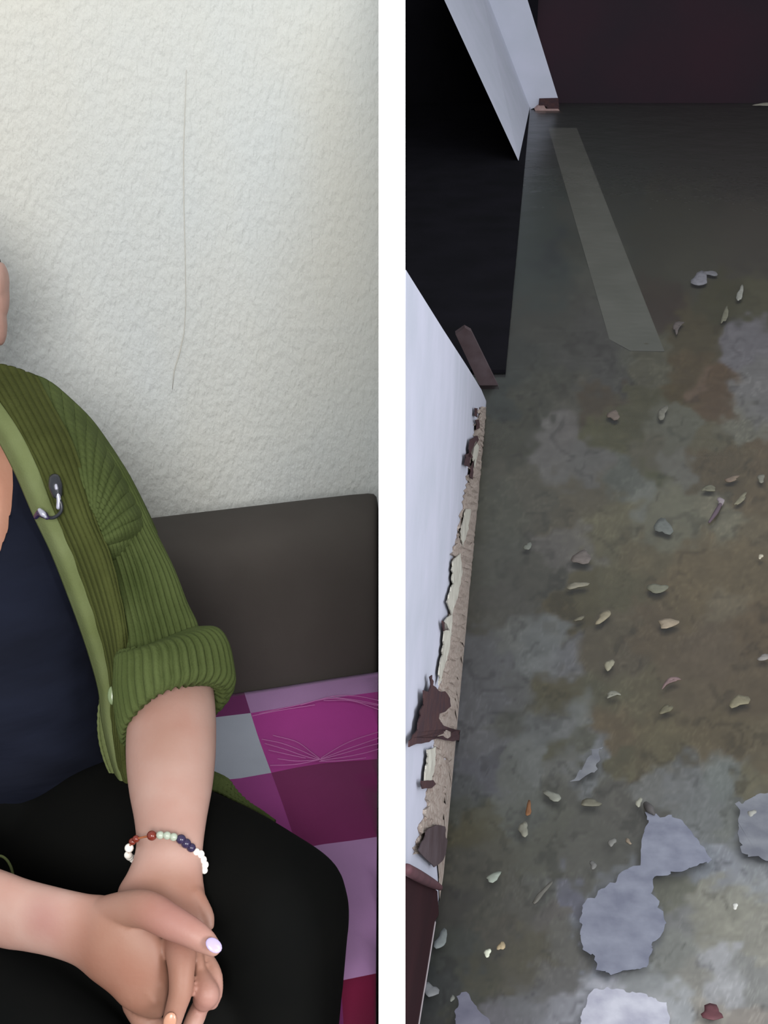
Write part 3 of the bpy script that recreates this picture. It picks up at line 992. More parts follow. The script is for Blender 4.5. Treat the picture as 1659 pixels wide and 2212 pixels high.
# crumbled plaster along the foot of the wall
rowx = [(1053, 872), (1047, 960), (1038, 1060), (1028, 1160), (1014, 1290), (1002, 1400), (990, 1520), (983, 1600), (975, 1680), (965, 1760), (952, 1840)]
inner = [(1036, 880), (1030, 905), (1024, 940), (1016, 975), (1012, 1010), (1008, 1050), (1000, 1090), (992, 1140), (984, 1175), (976, 1210), (982, 1245), (974, 1290), (968, 1330), (962, 1370), (960, 1410), (952, 1450), (948, 1490), (945, 1540),
         (940, 1600), (932, 1650), (926, 1700), (916, 1750), (905, 1800), (892, 1846)]
outer = [(np.interp(y, [q[1] for q in rowx], [q[0] for q in rowx]), y) for x, y in inner]
V = []
INN = cat_rom(inner, np.linspace(0, 1, 150))
OUT = cat_rom(outer, np.linspace(0, 1, 150))
rnd = lambda: RNG.uniform(0.0005, 0.005)
for (x0, y0), (x1, y1) in zip(INN, OUT):
    jx = RNG.normal(0, 2.5)
    a = WW(x0 + jx, y0, 0.001)
    mids = [WW(x0 + jx + (x1 - x0) * h, y0 + RNG.normal(0, 2), rnd()) for h in (0.12, 0.3, 0.5, 0.7, 0.88)]
    c = WW(x1, y1, 0.002)
    c = np.array([c[0], c[1], min(c[2], 0.0)])
    V += [a - nA * 0.004, a] + mids + [c, c - nA * 0.006 - np.array([0, 0, 0.02])]
bb = obj('baseboard_left', V, grid_faces(150, 9, False), M['raw_plaster'], smooth=False)
struct(bb, 'crumbled beige strip of bare plaster along the foot of the white wall')
# flakes of pale plaster and dark holes
flk = [[(1000, 1180), (1010, 1150), (1018, 1100), (1008, 1100), (996, 1150)], [(978, 1215), (996, 1195), (1000, 1235), (988, 1290), (976, 1330), (968, 1300), (978, 1262)],
       [(962, 1340), (978, 1325), (974, 1385), (962, 1440), (950, 1480), (948, 1450), (958, 1400)], [(1018, 980), (1028, 950), (1034, 965), (1026, 1010)], [(925, 1620), (942, 1612), (940, 1660), (928, 1700), (918, 1690)]]
for q in flk:
    patch_on(WA, q, 0.0045, 0.002, M['raw_pale'], 'plaster_flake', wl)
holes = [[(1026, 880), (1032, 880), (1032, 900), (1026, 898)], [(1028, 908), (1036, 906), (1037, 925), (1030, 928)], [(1016, 950), (1032, 942), (1034, 950), (1024, 968), (1020, 990), (1012, 985)],
         [(1006, 982), (1018, 978), (1014, 1010), (1004, 1004)], [(1018, 1010), (1024, 990), (1022, 1036), (1016, 1030)], [(956, 1340), (966, 1348), (972, 1362), (958, 1362)]]
for q in holes:
    patch_on(WA, q, 0.005, 0.0015, M['hole'], 'plaster_hole', wl)
big = [(934, 1458), (937, 1480), (947, 1492), (962, 1494), (973, 1508), (973, 1525), (962, 1536), (950, 1540), (949, 1552), (958, 1566), (975, 1574), (1000, 1578), (996, 1600), (970, 1600), (942, 1596), (920, 1604), (900, 1606), (884, 1614), (886, 1600), (903, 1575), (908, 1545), (916, 1515), (914, 1492), (926, 1494), (932, 1480), (930, 1462)]
patch_on(WA, big, 0.007, 0.0015, M['hole'], 'plaster_hole', wl)['label'] = 'large dark reddish hole broken in the plaster'
patch_on(WA, [(910, 1686), (938, 1684), (942, 1694), (934, 1704), (912, 1704)], 0.006, 0.0015, M['hole'], 'plaster_hole', wl)
patch_on(WA, [(905, 1838), (916, 1812), (926, 1790), (944, 1782), (962, 1786), (966, 1830), (958, 1858), (940, 1872), (925, 1862), (916, 1850)], 0.007, 0.0015, M['brown_board'], 'plaster_hole', wl)

# maroon panelling low on the near end of the wall
mp_ = thing('wooden_panel', 'dark maroon wooden panel at the near foot of the white wall', 'panel')
pan = [(877, 1874), (900, 1890), (945, 1925), (948, 1975), (940, 1990), (905, 2212), (890, 2300), (877, 2330), (877, 1900)]
fr_ = [WB(x, y, 0.004) for x, y in pan]
fr_ = [np.array([q[0], q[1], max(q[2], -0.07)]) for q in fr_]
o = obj('board', *prism([q - nB * 0.004 for q in fr_], fr_), M['maroon_wood'], mp_, smooth=False)
fix_normals(o)
mo = [WB(879, 1878, 0.010), WB(905, 1893, 0.010), WB(935, 1909, 0.008), WB(950, 1917, 0.006)]
obj('moulding', *tube([(*q, r) for q, r in zip(mo, (.007, .008, .007, .005))], 16, 12, pix=False), M['maroon_edge'], mp_)
ed = [WB(940, 1992, 0.005), WB(926, 2080, 0.005), WB(912, 2165, 0.005), WB(903, 2222, 0.005)]
obj('worn_edge', *tube([(*q, .0013) for q in ed], 16, 6, pix=False), M['pale_edge'], mp_)

# dark far walls and the black platform on the left
yw = 9.55
wr = obj('wall_rear', *box(-1.2, 5.2, yw, yw + 0.15, -0.1, 2.6), M['maroon_wall'], smooth=False)
struct(wr, 'dark maroon wall at the far end of the flooded room')
wr2 = obj('wall_rear', *box(-1.1, 1.0, yw - 0.05, yw - 0.01, -0.1, 2.6), M['black_paint'], smooth=False)
struct(wr2, 'black stretch of the far wall left of the leaning jamb')
f1, f2, f3 = Z(1092, 806), Z(1120, 420), Z(1137, 320)
dF = f3 - f1
f4 = f1 + dF * ((yw + 0.02 - f1[1]) / dF[1])
hP = 0.30
bt = [np.array([0.03, f1[1], -0.09]), np.array([f1[0], f1[1], -0.09]), np.array([f4[0], f4[1], -0.09]), np.array([-1.0, yw, -0.09]), np.array([-1.0, 5.4, -0.09])]
pl_ = obj('platform', *prism(bt, [q + np.array([0, 0, 0.09 + 0.012]) for q in bt]), M['black_paint'], smooth=False)
fix_normals(struct(pl_, 'low black step left of the water, in deep shade'))
wd_ = obj('wall_side', *box(-1.2, -0.9, 2.4, yw, -0.1, 2.6), M['black_paint'], smooth=False)
struct(wd_, 'black wall left of the low step')

# leaning white door jamb with a broken foot
A0, B0, C0 = Z(1122, 352), Z(1146, 236), Z(1211, 214)
yb = B0[1]
jC, jB = on_y(1206, 214, yb), on_y(1146, 236, yb)
tC, tB = on_y(1118, -70, yb), on_y(1029, -70, yb)
A1 = on_y(916, -95, A0[1])
jA = on_y(1122, 352, A0[1])
bk = np.array([0.0, 0.22, 0.0])
aw = A0 / np.linalg.norm(A0[:2]) * 0.12 * np.array([1, 1, 0])
bott = [jA, jB, jC, jC + bk, jB + np.array([-0.10, 0.25, 0]), jA + aw + np.array([-0.01, 0, 0])]
topp = [A1, tB, tC, tC + bk, tB + np.array([-0.10, 0.25, 0]), A1 + aw + np.array([-0.01, 0, 0])]
jamb = obj('trim_1', *prism(bott, topp), M['jamb_front'], smooth=False)
fix_normals(struct(jamb, 'white leaning door jamb rising from the far water'))
ft = [(1155, 236), (1163, 229), (1176, 229), (1180, 236), (1206, 236), (1213, 243), (1214, 258), (1185, 260), (1170, 258), (1160, 250)]
q = [on_y(x, y, yb - 0.05) for x, y in ft]
foot = obj('broken_brick', *prism([p + np.array([0, 0.24, 0]) for p in q], q), M['brick'], jamb, smooth=False)
fix_normals(foot)
q = [on_y(x, y, yb - 0.03) for x, y in [(1166, 214), (1206, 213), (1208, 238), (1184, 236), (1180, 230), (1164, 231)]]
gap = obj('broken_edge', *prism([p + np.array([0, 0.2, 0]) for p in q], q), M['hole'], jamb, smooth=False)
fix_normals(gap)

# brown board leaning behind the white wall
bdp = [(984, 722), (1004, 708), (1018, 716), (1078, 838), (1074, 872), (1050, 872)]
q = [on_y(x, y, 4.22) for x, y in bdp]
q[-1][2] = q[-2][2] = -0.05
bd = obj('leaning_board', *prism([p + np.array([0, 0.03, 0]) for p in q], q), M['brown_board'], smooth=False)
fix_normals(tag(bd, 'dull brown board leaning behind the far end of the white wall', 'board'))

# ------------------------------------------------------------------ silt bed, scum and water
A_ = [  # bed tones; the water's reflections and far shade are painted in
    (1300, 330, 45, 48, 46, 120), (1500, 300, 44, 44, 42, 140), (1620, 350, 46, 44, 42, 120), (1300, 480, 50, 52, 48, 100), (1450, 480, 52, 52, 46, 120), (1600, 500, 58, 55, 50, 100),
    (1180, 450, 52, 58, 56, 70), (1150, 600, 52, 58, 57, 80), (1240, 470, 62, 64, 61, 40), (1275, 600, 66, 67, 63, 40), (1310, 690, 70, 70, 66, 40), (1290, 640, 66, 66, 62, 40), (1350, 640, 70, 69, 63, 25), (1320, 540, 62, 62, 57, 25), (1200, 700, 58, 58, 55, 90), (1280, 740, 62, 61, 60, 80), (1130, 780, 52, 54, 52, 60), (1180, 560, 42, 46, 48, 40), (1250, 560, 60, 62, 58, 40),  # paler tones here paint the jamb's reflection into the bed
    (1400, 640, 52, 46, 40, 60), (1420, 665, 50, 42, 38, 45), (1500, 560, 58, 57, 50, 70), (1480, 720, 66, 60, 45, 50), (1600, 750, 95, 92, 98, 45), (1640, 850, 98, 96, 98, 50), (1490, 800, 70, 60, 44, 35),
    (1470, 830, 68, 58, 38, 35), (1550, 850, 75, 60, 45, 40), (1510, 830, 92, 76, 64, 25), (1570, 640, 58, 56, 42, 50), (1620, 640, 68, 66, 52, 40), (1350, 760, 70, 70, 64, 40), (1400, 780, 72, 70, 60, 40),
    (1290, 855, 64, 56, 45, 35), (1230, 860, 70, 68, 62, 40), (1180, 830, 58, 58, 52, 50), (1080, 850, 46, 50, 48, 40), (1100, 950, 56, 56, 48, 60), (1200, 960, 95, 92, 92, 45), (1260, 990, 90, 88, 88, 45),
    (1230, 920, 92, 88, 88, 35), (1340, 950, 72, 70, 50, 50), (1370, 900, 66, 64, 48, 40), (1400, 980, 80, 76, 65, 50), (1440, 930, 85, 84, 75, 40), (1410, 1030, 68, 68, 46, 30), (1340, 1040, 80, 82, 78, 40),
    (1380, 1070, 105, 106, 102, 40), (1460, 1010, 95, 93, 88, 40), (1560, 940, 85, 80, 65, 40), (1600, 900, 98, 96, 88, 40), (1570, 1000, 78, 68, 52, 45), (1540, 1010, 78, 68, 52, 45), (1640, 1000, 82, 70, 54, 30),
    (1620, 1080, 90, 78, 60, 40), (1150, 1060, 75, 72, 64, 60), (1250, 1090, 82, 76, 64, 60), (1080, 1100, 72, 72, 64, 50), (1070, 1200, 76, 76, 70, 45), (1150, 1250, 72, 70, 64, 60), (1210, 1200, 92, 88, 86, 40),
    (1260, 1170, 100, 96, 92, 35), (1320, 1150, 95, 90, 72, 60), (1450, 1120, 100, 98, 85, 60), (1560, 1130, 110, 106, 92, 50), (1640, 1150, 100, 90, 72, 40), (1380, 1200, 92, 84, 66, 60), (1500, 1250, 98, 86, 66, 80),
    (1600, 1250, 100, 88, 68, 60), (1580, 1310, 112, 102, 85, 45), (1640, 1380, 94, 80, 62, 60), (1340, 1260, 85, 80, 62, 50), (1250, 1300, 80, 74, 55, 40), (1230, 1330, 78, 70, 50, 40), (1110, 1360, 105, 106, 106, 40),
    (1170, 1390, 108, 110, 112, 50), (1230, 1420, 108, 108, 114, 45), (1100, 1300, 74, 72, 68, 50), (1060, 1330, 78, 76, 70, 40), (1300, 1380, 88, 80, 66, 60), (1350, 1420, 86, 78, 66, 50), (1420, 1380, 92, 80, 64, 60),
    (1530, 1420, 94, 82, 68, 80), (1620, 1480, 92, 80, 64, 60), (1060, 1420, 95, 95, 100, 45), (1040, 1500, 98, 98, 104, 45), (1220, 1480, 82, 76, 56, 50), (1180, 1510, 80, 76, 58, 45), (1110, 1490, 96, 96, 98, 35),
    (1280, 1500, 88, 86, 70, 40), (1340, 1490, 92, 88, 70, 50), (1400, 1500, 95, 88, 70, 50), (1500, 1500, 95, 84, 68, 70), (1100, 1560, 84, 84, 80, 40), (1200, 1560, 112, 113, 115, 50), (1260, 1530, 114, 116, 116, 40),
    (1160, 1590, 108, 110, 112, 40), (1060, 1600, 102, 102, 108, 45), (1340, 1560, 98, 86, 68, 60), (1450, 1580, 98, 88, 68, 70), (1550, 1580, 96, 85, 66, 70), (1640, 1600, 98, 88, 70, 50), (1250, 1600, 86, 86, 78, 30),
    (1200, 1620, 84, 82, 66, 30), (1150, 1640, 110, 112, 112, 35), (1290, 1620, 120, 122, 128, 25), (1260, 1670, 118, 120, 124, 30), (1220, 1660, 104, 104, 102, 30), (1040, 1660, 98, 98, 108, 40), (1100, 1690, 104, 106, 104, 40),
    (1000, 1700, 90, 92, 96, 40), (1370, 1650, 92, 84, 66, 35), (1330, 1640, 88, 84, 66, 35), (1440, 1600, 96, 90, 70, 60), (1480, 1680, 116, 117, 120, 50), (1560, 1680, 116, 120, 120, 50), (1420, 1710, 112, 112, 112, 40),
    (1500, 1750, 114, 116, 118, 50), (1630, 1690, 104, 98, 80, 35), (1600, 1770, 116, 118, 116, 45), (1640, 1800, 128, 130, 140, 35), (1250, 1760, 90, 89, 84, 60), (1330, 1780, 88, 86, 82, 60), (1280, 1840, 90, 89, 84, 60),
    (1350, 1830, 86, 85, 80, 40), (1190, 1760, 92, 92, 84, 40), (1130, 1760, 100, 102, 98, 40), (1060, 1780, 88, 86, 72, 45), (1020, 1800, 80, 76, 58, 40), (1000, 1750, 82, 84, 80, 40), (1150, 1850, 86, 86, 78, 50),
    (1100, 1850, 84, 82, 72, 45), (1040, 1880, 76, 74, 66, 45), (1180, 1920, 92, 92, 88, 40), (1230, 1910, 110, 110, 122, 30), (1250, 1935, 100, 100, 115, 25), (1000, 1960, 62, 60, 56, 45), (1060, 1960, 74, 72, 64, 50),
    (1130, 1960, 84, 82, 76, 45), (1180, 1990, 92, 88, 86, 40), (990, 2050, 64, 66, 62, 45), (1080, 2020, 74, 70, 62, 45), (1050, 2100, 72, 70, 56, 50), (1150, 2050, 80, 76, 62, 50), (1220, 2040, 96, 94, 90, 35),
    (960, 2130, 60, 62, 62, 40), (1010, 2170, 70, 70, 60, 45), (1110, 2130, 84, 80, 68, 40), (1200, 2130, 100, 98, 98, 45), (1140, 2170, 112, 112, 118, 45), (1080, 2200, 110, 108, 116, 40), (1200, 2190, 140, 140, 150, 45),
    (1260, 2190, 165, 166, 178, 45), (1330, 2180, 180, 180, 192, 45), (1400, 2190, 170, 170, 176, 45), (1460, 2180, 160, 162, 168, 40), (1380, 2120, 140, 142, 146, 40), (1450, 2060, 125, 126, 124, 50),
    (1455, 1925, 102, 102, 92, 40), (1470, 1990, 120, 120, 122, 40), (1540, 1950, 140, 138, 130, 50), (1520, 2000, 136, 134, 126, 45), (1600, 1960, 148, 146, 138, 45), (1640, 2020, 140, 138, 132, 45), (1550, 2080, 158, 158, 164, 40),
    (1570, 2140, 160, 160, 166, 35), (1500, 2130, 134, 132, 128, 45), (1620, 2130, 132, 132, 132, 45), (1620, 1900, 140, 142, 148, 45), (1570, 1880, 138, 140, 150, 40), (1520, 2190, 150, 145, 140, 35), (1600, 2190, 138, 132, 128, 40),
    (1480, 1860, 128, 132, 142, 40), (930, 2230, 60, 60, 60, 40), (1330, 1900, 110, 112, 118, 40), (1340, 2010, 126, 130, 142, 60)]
A_ = np.array(A_, float)
SILT_GAIN = 1.5
SILT_SUB = 0.0


def silt_and_light_colour(px, py):
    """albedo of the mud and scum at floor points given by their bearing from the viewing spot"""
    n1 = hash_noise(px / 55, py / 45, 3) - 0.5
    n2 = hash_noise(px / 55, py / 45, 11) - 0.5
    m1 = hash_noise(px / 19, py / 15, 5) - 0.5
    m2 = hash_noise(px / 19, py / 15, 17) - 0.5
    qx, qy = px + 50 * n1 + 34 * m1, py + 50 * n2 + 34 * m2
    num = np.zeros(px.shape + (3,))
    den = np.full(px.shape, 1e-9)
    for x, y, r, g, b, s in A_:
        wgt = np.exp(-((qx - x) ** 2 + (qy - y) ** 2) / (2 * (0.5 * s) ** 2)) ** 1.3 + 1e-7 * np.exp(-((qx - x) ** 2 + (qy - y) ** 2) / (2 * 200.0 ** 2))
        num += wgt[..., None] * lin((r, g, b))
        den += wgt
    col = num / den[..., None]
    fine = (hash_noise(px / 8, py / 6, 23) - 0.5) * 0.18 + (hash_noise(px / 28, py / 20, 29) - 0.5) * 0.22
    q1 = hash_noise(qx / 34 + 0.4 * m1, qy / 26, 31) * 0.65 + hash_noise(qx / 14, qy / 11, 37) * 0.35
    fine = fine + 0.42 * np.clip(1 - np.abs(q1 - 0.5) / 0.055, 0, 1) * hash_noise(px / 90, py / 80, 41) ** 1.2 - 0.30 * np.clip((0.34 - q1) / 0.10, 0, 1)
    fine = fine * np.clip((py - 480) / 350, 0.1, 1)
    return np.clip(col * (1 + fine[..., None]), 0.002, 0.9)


ysr = np.exp(np.linspace(math.log(1.25), math.log(yw), 430))
svv = np.concatenate([np.linspace(0.016, 0.42, 290), np.linspace(0.423, 1.5, 160)])
YY, SV = np.meshgrid(ysr, svv, indexing='ij')
XX = np.minimum(YY * SV, 4.6)
ZB = -0.014 + 0.004 * (hash_noise(XX * 14, YY * 9, 2) - 0.5)
D_ = YY * FW[1] + (ZB - CAM[2]) * FW[2]
PX = 829.5 + F * XX / D_
PY = 1106 - F * (YY * UP[1] + (ZB - CAM[2]) * UP[2]) / D_


def fold(v, lo, hi):
    t = np.mod(v - lo, 2 * (hi - lo))
    return lo + np.where(t > hi - lo, 2 * (hi - lo) - t, t)


colr = silt_and_light_colour(fold(PX, 860, 1690), np.where(PY > 2250, fold(PY, 1500, 2250), np.clip(PY, 200, 2250)))
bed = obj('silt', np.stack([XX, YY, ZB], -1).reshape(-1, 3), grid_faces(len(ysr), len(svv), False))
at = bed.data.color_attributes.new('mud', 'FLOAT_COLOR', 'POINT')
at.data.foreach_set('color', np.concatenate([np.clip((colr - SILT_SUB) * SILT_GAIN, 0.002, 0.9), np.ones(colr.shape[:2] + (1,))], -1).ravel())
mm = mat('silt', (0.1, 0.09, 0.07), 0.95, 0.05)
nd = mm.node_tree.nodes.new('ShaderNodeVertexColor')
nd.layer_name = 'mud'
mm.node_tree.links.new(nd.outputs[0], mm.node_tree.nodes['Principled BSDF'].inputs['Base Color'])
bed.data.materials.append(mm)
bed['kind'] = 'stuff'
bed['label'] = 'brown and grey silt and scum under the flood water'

# pale strip below the surface, imitating the jamb's reflection
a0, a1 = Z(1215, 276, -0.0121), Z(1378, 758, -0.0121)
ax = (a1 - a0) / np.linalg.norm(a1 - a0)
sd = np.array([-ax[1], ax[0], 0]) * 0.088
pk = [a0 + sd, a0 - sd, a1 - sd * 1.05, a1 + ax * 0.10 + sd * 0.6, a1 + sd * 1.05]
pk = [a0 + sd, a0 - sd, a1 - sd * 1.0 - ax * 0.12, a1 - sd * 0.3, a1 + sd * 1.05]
reflection_strip = obj('plank', *prism([p - np.array([0, 0, 0.012]) for p in pk], pk), M['plank'], smooth=False)
fix_normals(tag(reflection_strip, 'long pale plank sunk under the water, running from the leaning jamb', 'plank'))

# water surface
wm = bpy.data.materials.new('flood_water')
wm.use_nodes = True
nt = wm.node_tree
nt.nodes.clear()
out = nt.nodes.new('ShaderNodeOutputMaterial')
mix = nt.nodes.new('ShaderNodeMixShader')
tr_ = nt.nodes.new('ShaderNodeBsdfTransparent')
tr_.inputs[0].default_value = (0.90, 0.90, 0.87, 1)
gl = nt.nodes.new('ShaderNodeBsdfGlossy')
gl.inputs['Roughness'].default_value = 0.3
fz = nt.nodes.new('ShaderNodeFresnel')
fz.inputs['IOR'].default_value = 1.33
nz = nt.nodes.new('ShaderNodeTexNoise')
nz.inputs['Scale'].default_value = 5
nz.inputs['Detail'].default_value = 3
bpn = nt.nodes.new('ShaderNodeBump')
bpn.inputs['Strength'].default_value = 0.12
bpn.inputs['Distance'].default_value = 0.03
tcn = nt.nodes.new('ShaderNodeTexCoord')
nt.links.new(tcn.outputs['Object'], nz.inputs['Vector'])
nt.links.new(nz.outputs['Fac'], bpn.inputs['Height'])
nt.links.new(bpn.outputs[0], gl.inputs['Normal'])
nt.links.new(bpn.outputs[0], fz.inputs['Normal'])
nt.links.new(fz.outputs[0], mix.inputs[0])
nt.links.new(tr_.outputs[0], mix.inputs[1])
nt.links.new(gl.outputs[0], mix.inputs[2])
nt.links.new(mix.outputs[0], out.inputs[0])
wv = [(-0.01, 1.0, 0), (5, 1.0, 0), (5, yw, 0), (-0.01, yw, 0)]
water = obj('flood_water', wv, [(0, 1, 2, 3)], wm, smooth=False)
water['kind'] = 'stuff'
water['label'] = 'murky flood water covering the floor of the room'


# ---- pale sheets on the water with crisp edges
def film(name, poly, col, label, thick=0.0005, z=0.0007):
    n = len(poly)
    K = np.array(poly + [poly[0]], float)
    pts = []
    for i in range(n):                       # roughen the outline
        a, b = K[i], K[i + 1]
        steps = max(1, int(np.linalg.norm(b - a) / 6))
        for k in range(steps):
            q = a + (b - a) * k / steps
            jx = hash_noise(np.array(q[0] / 13), np.array(q[1] / 13), 51) - 0.5
            jy = hash_noise(np.array(q[0] / 13), np.array(q[1] / 13), 57) - 0.5
            pts.append(q + np.array([jx, jy]) * 15 + RNG.normal(0, 1.2, 2))
    f = [Z(x, y, z) for x, y in pts]
    bm = bmesh.new()
    vs = [bm.verts.new(p) for p in f]
    face = bm.faces.new(vs)
    bmesh.ops.triangulate(bm, faces=[face])
    me = bpy.data.meshes.new(name)
    bm.to_mesh(me)
    bm.free()
    o = bpy.data.objects.new(name, me)
    C.objects.link(o)
    r, g, b = col
    me.materials.append(mat('scum_' + label.split()[0], L(r, g, b, 0.82), 0.6, 0.2, noise=(22, 0.34, 0.66), col2=L(r * 0.84, g * 0.84, b * 0.87, 0.78)))
    fix_normals(o)
    mod(o, 'SOLIDIFY', thickness=thick, offset=-1)
    return tag(o, label, 'scum')


film('scum_patch', [(1402, 1756), (1428, 1762), (1454, 1767), (1490, 1786), (1509, 1822), (1538, 1855), (1520, 1868), (1490, 1874), (1455, 1882), (1421, 1889), (1412, 1910), (1402, 1929), (1415, 1948), (1428, 1966), (1436, 1984), (1439, 2004),
                    (1420, 2026), (1406, 2046), (1400, 2072), (1395, 2094), (1345, 2099), (1292, 2098), (1289, 2061), (1272, 2056), (1255, 2046), (1252, 2010), (1255, 1980), (1263, 1951), (1290, 1930), (1314, 1914), (1338, 1892), (1358, 1874), (1380, 1863), (1388, 1835), (1391, 1808)],
     (130, 134, 148), 'large bluish grey scum patch like a boot, floating low right of centre')
film('scum_patch', [(1236, 1692), (1256, 1664), (1276, 1636), (1284, 1614), (1300, 1608), (1292, 1630), (1298, 1646), (1284, 1664), (1262, 1680)],
     (124, 127, 132), 'small pale blade of scum pointing up, above the dark clear pool')
film('scum_patch', [(1272, 2160), (1282, 2140), (1320, 2134), (1358, 2140), (1400, 2150), (1440, 2170), (1452, 2212), (1440, 2240), (1250, 2240), (1258, 2200)],
     (186, 187, 198), 'bright whitish foam sheet at the bottom edge of the picture')
film('scum_patch', [(986, 2150), (1002, 2140), (1016, 2160), (1040, 2190), (1066, 2212), (1080, 2240), (990, 2240)],
     (112, 112, 126), 'lilac grey scum wedge near the maroon panel, at the picture bottom')
film('scum_patch', [(1596, 1742), (1620, 1722), (1662, 1712), (1690, 1760), (1690, 1850), (1640, 1860), (1602, 1840), (1590, 1790)],
     (124, 127, 134), 'grey scum patch at the right edge beside the big pale sheet')
# ---- floating bits
def bit(px, py, rx, ry, ang, col, label, group=None, name='floating_scrap', shape='blob', z=0.0008):
    c = Z(px, py, z)
    ca, sa = math.cos(math.radians(ang)), math.sin(math.radians(ang))
    n = 14
    ring, mid = [], []
    for i in range(n):
        t = 2 * math.pi * i / n
        k = 1 + 0.22 * math.sin(2 * t + px) + 0.18 * math.sin(3 * t + py) + RNG.uniform(-0.08, 0.08)
        x, y = rx * k * math.cos(t), ry * k * math.sin(t)
        if shape == 'curl':
            y += (x / max(rx, 1)) ** 2 * rx * 0.45
        q = Z(px + ca * x - sa * y, py + sa * x + ca * y, z)
        ring.append(q)
    V = [q - np.array([0, 0, 0.0007]) for q in ring] + ring + [c + (q - c) * 0.55 + np.array([0, 0, 0.0016 + 0.0008 * RNG.uniform(-1, 1)]) for q in ring] + [np.mean(ring, axis=0) + np.array([0, 0, 0.002])]
    fcs = [tuple(range(n))[::-1]]
    for k in range(2):
        fcs += [(k * n + i, k * n + (i + 1) % n, (k + 1) * n + (i + 1) % n, (k + 1) * n + i) for i in range(n)]
    fcs += [(2 * n + i, 2 * n + (i + 1) % n, 3 * n) for i in range(n)]
    key = 'scrap_%d_%d_%d' % col
    m = bpy.data.materials.get(key) or mat(key, L(*col, 0.75), 0.6, 0.2, noise=(60, 0.3, 0.7), col2=L(*[v * 0.86 for v in col], 0.75))
    return tag(obj(name, V, fcs, m), label, 'debris', group)


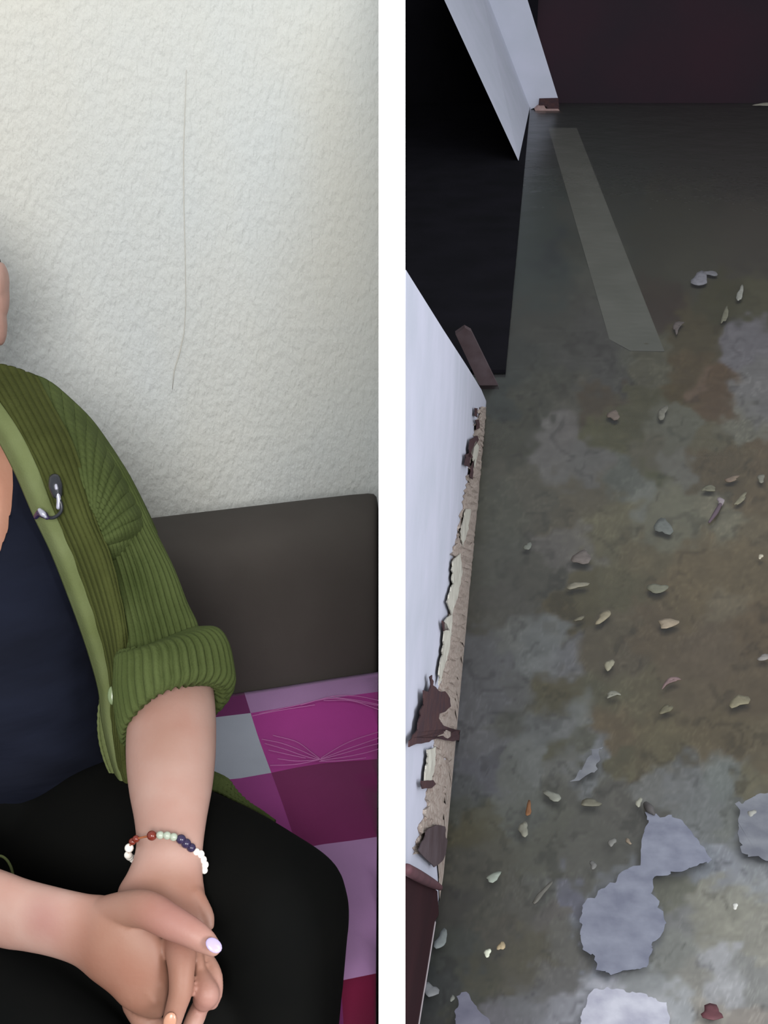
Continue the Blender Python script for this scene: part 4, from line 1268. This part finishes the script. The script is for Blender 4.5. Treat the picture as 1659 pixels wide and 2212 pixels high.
W1, W2, PK, BG = (150, 150, 142), (178, 174, 160), (132, 112, 110), (140, 136, 120)
bits = [
    (1512, 602, 20, 13, -8, (128, 127, 134), 'pale grey crumpled scrap floating high up on the right', 'blob'), (1535, 590, 14, 6, 10, (118, 117, 122), 'small grey scrap touching the crumpled one high on the right', 'blob'),
    (1599, 634, 6, 17, 8, W1, 'short pale curved strip near the upper right edge, upper of two', 'blob'), (1566, 680, 5, 22, 18, (118, 116, 100), 'thin olive pale strip below the short curved one, upper right', 'blob'),
    (1462, 704, 17, 6, -55, (102, 94, 92), 'dull pinkish curl beside the dark brown patch of water', 'curl'), (1652, 225, 26, 3, -5, W2, 'thin bright sliver at the right edge near the dark wall', 'blob'),
    (1140, 1180, 8, 8, 0, (122, 126, 118), 'small round grey green dot left of centre, alone', 'blob'), (1246, 1264, 21, 7, -8, BG, 'flat pale lens shaped flake below the lone grey green dot', 'blob'),
    (1256, 1204, 22, 14, -30, (118, 110, 106), 'faint pinkish grey blotch above the lens shaped flake', 'blob'), (1420, 1271, 22, 10, -12, (124, 124, 108), 'soft green grey flake above the two-part bright scrap', 'blob'),
    (1304, 1332, 20, 8, -32, (150, 142, 120), 'beige pointed flake slanting up right, left of the bright scrap', 'blob'), (1444, 1346, 25, 9, -12, (166, 152, 132), 'bright beige ragged scrap in the middle of the brown water', 'blob'),
    (1316, 1436, 9, 12, 5, (156, 152, 132), 'pale upright oval bit in the olive water below the beige flake', 'blob'), (1324, 1497, 18, 5, -10, (136, 136, 124), 'slim pale curl just below the upright oval bit', 'curl'),
    (1448, 1468, 20, 6, -20, (134, 112, 112), 'pinkish thin flake in the brown water below the bright ragged scrap', 'curl'), (1438, 1532, 18, 7, -35, (116, 112, 92), 'dull olive flake below the pinkish thin flake', 'blob'),
    (1597, 1514, 20, 14, -25, (136, 130, 108), 'plump beige green bit in brown water near the right edge', 'blob'), (1643, 1202, 5, 5, 0, (214, 206, 184), 'tiny bright speck at the right edge above the tan water', 'blob'),
    (1380, 1733, 7, 9, 15, (164, 164, 150), 'tiny pale oval at the upper right rim of the dark pool', 'blob'), (1650, 1420, 14, 6, -5, (146, 142, 138), 'pale flat bit cut by the right edge, level with the brown water', 'blob'),
    (1066, 1894, 19, 8, -22, (150, 158, 148), 'pale oblong chip on dark water right of the maroon panel', 'blob'), (1083, 2043, 7, 11, 25, (172, 156, 126), 'small tan chip beside the bright white speck, lower left', 'blob'),
    (1053, 2058, 8, 8, 0, (222, 226, 206), 'bright white speck on the dark water, lower left', 'blob'), (1322, 1819, 8, 9, 0, (128, 128, 124), 'grey round bit on the dark pool beside the boot shaped scum', 'blob'),
    (1357, 1817, 8, 4, 35, (140, 128, 112), 'tiny tan sliver right of the grey round bit on the dark pool', 'blob'), (1281, 1868, 8, 8, 0, (116, 116, 114), 'faint grey round bit lowest on the dark pool', 'blob'),
    (1588, 1957, 7, 6, 0, (214, 214, 208), 'bright white speck on the grey sheet at right', 'blob'), (1624, 1756, 9, 7, 0, (160, 160, 154), 'white speck on the grey scum at the right edge', 'blob'),
    (1131, 1790, 11, 15, 20, (136, 136, 124), 'upright pale blob left of the dark pool', 'blob'), (1194, 1719, 19, 9, 15, (134, 136, 126), 'pale tapering flake on the upper left rim of the dark pool', 'blob'),
    (1275, 1734, 23, 8, -5, (116, 114, 100), 'long dull flake at the top of the dark pool', 'blob'), (1142, 1747, 7, 14, 5, (132, 92, 62), 'rust orange spot above the upright pale blob', 'blob'),
    (953, 2030, 12, 20, 22, (118, 124, 124), 'pale oval leaf shape beside the maroon panel, upper of two', 'blob'), (930, 2138, 16, 15, 0, (122, 124, 126), 'round grey blob beside the maroon panel, lower of two', 'blob'),
    (977, 2156, 5, 7, 0, (116, 118, 112), 'tiny grey dot right of the round blob by the panel', 'blob'), (1581, 1034, 17, 5, -12, (134, 118, 104), 'beige sliver in rusty water at upper right, topmost of four', 'blob'),
    (1532, 1053, 18, 6, -5, (118, 116, 100), 'curved olive sliver left of the beige one, upper right', 'curl'), (1600, 1078, 20, 5, -42, (136, 132, 112), 'slanting pale sliver below the beige one, upper right', 'blob'),
    (1644, 1033, 9, 8, -20, (134, 132, 120), 'pale chip at the right edge level with the beige sliver', 'blob'), (1557, 1083, 9, 8, 0, (158, 148, 152), 'whitish chip at the head of the dark purple stick', 'blob'),
    (1433, 1137, 18, 18, 0, (116, 120, 116), 'round soft grey blob near the tan water, right of centre', 'blob'), (1325, 896, 14, 10, -25, (118, 106, 98), 'pinkish beige bit in the olive water, far left part', 'blob'),
    (1431, 891, 10, 14, 25, (122, 120, 110), 'pale soft bit right of the pinkish one, far up', 'blob'), (1538, 2187, 26, 15, 8, (104, 64, 70), 'dark red lump on pale scum at the bottom edge', 'blob'),
    (1252, 1336, 10, 4, -20, (116, 112, 96), 'faint thin flake left of the slanting beige one', 'blob'), (1170, 1930, 28, 6, -50, (108, 106, 100), 'thin grey slanting streak right of the pale oblong chip', 'blob'),
]
for px, py, rx, ry, an, col, label, shp in bits:
    bit(px, py, rx, ry, an, col, label, 'bits of rubbish floating on the water', shape=shp)
q = [Z(1556, 1090, 0.004), Z(1546, 1108, 0.008), Z(1532, 1128, 0.004)]
tag(obj('floating_stick', *tube([(*p, r) for p, r in zip(q, (.005, .006, .003))], 10, 8, pix=False), mat('purple_stick', L(86, 74, 82), 0.7, 0.2)), 'short dark purple stick floating among the slivers, upper right', 'stick')
tag(obj('floating_stick', *tube([(*Z(1396, 1738, 0.002), .006), (*Z(1404, 1748, 0.006), .008), (*Z(1412, 1758, 0.003), .003)], 10, 8, pix=False), mat('dark_stick', L(72, 70, 70), 0.7, 0.2)), 'dark pointed splinter at the rim of the dark pool', 'stick')
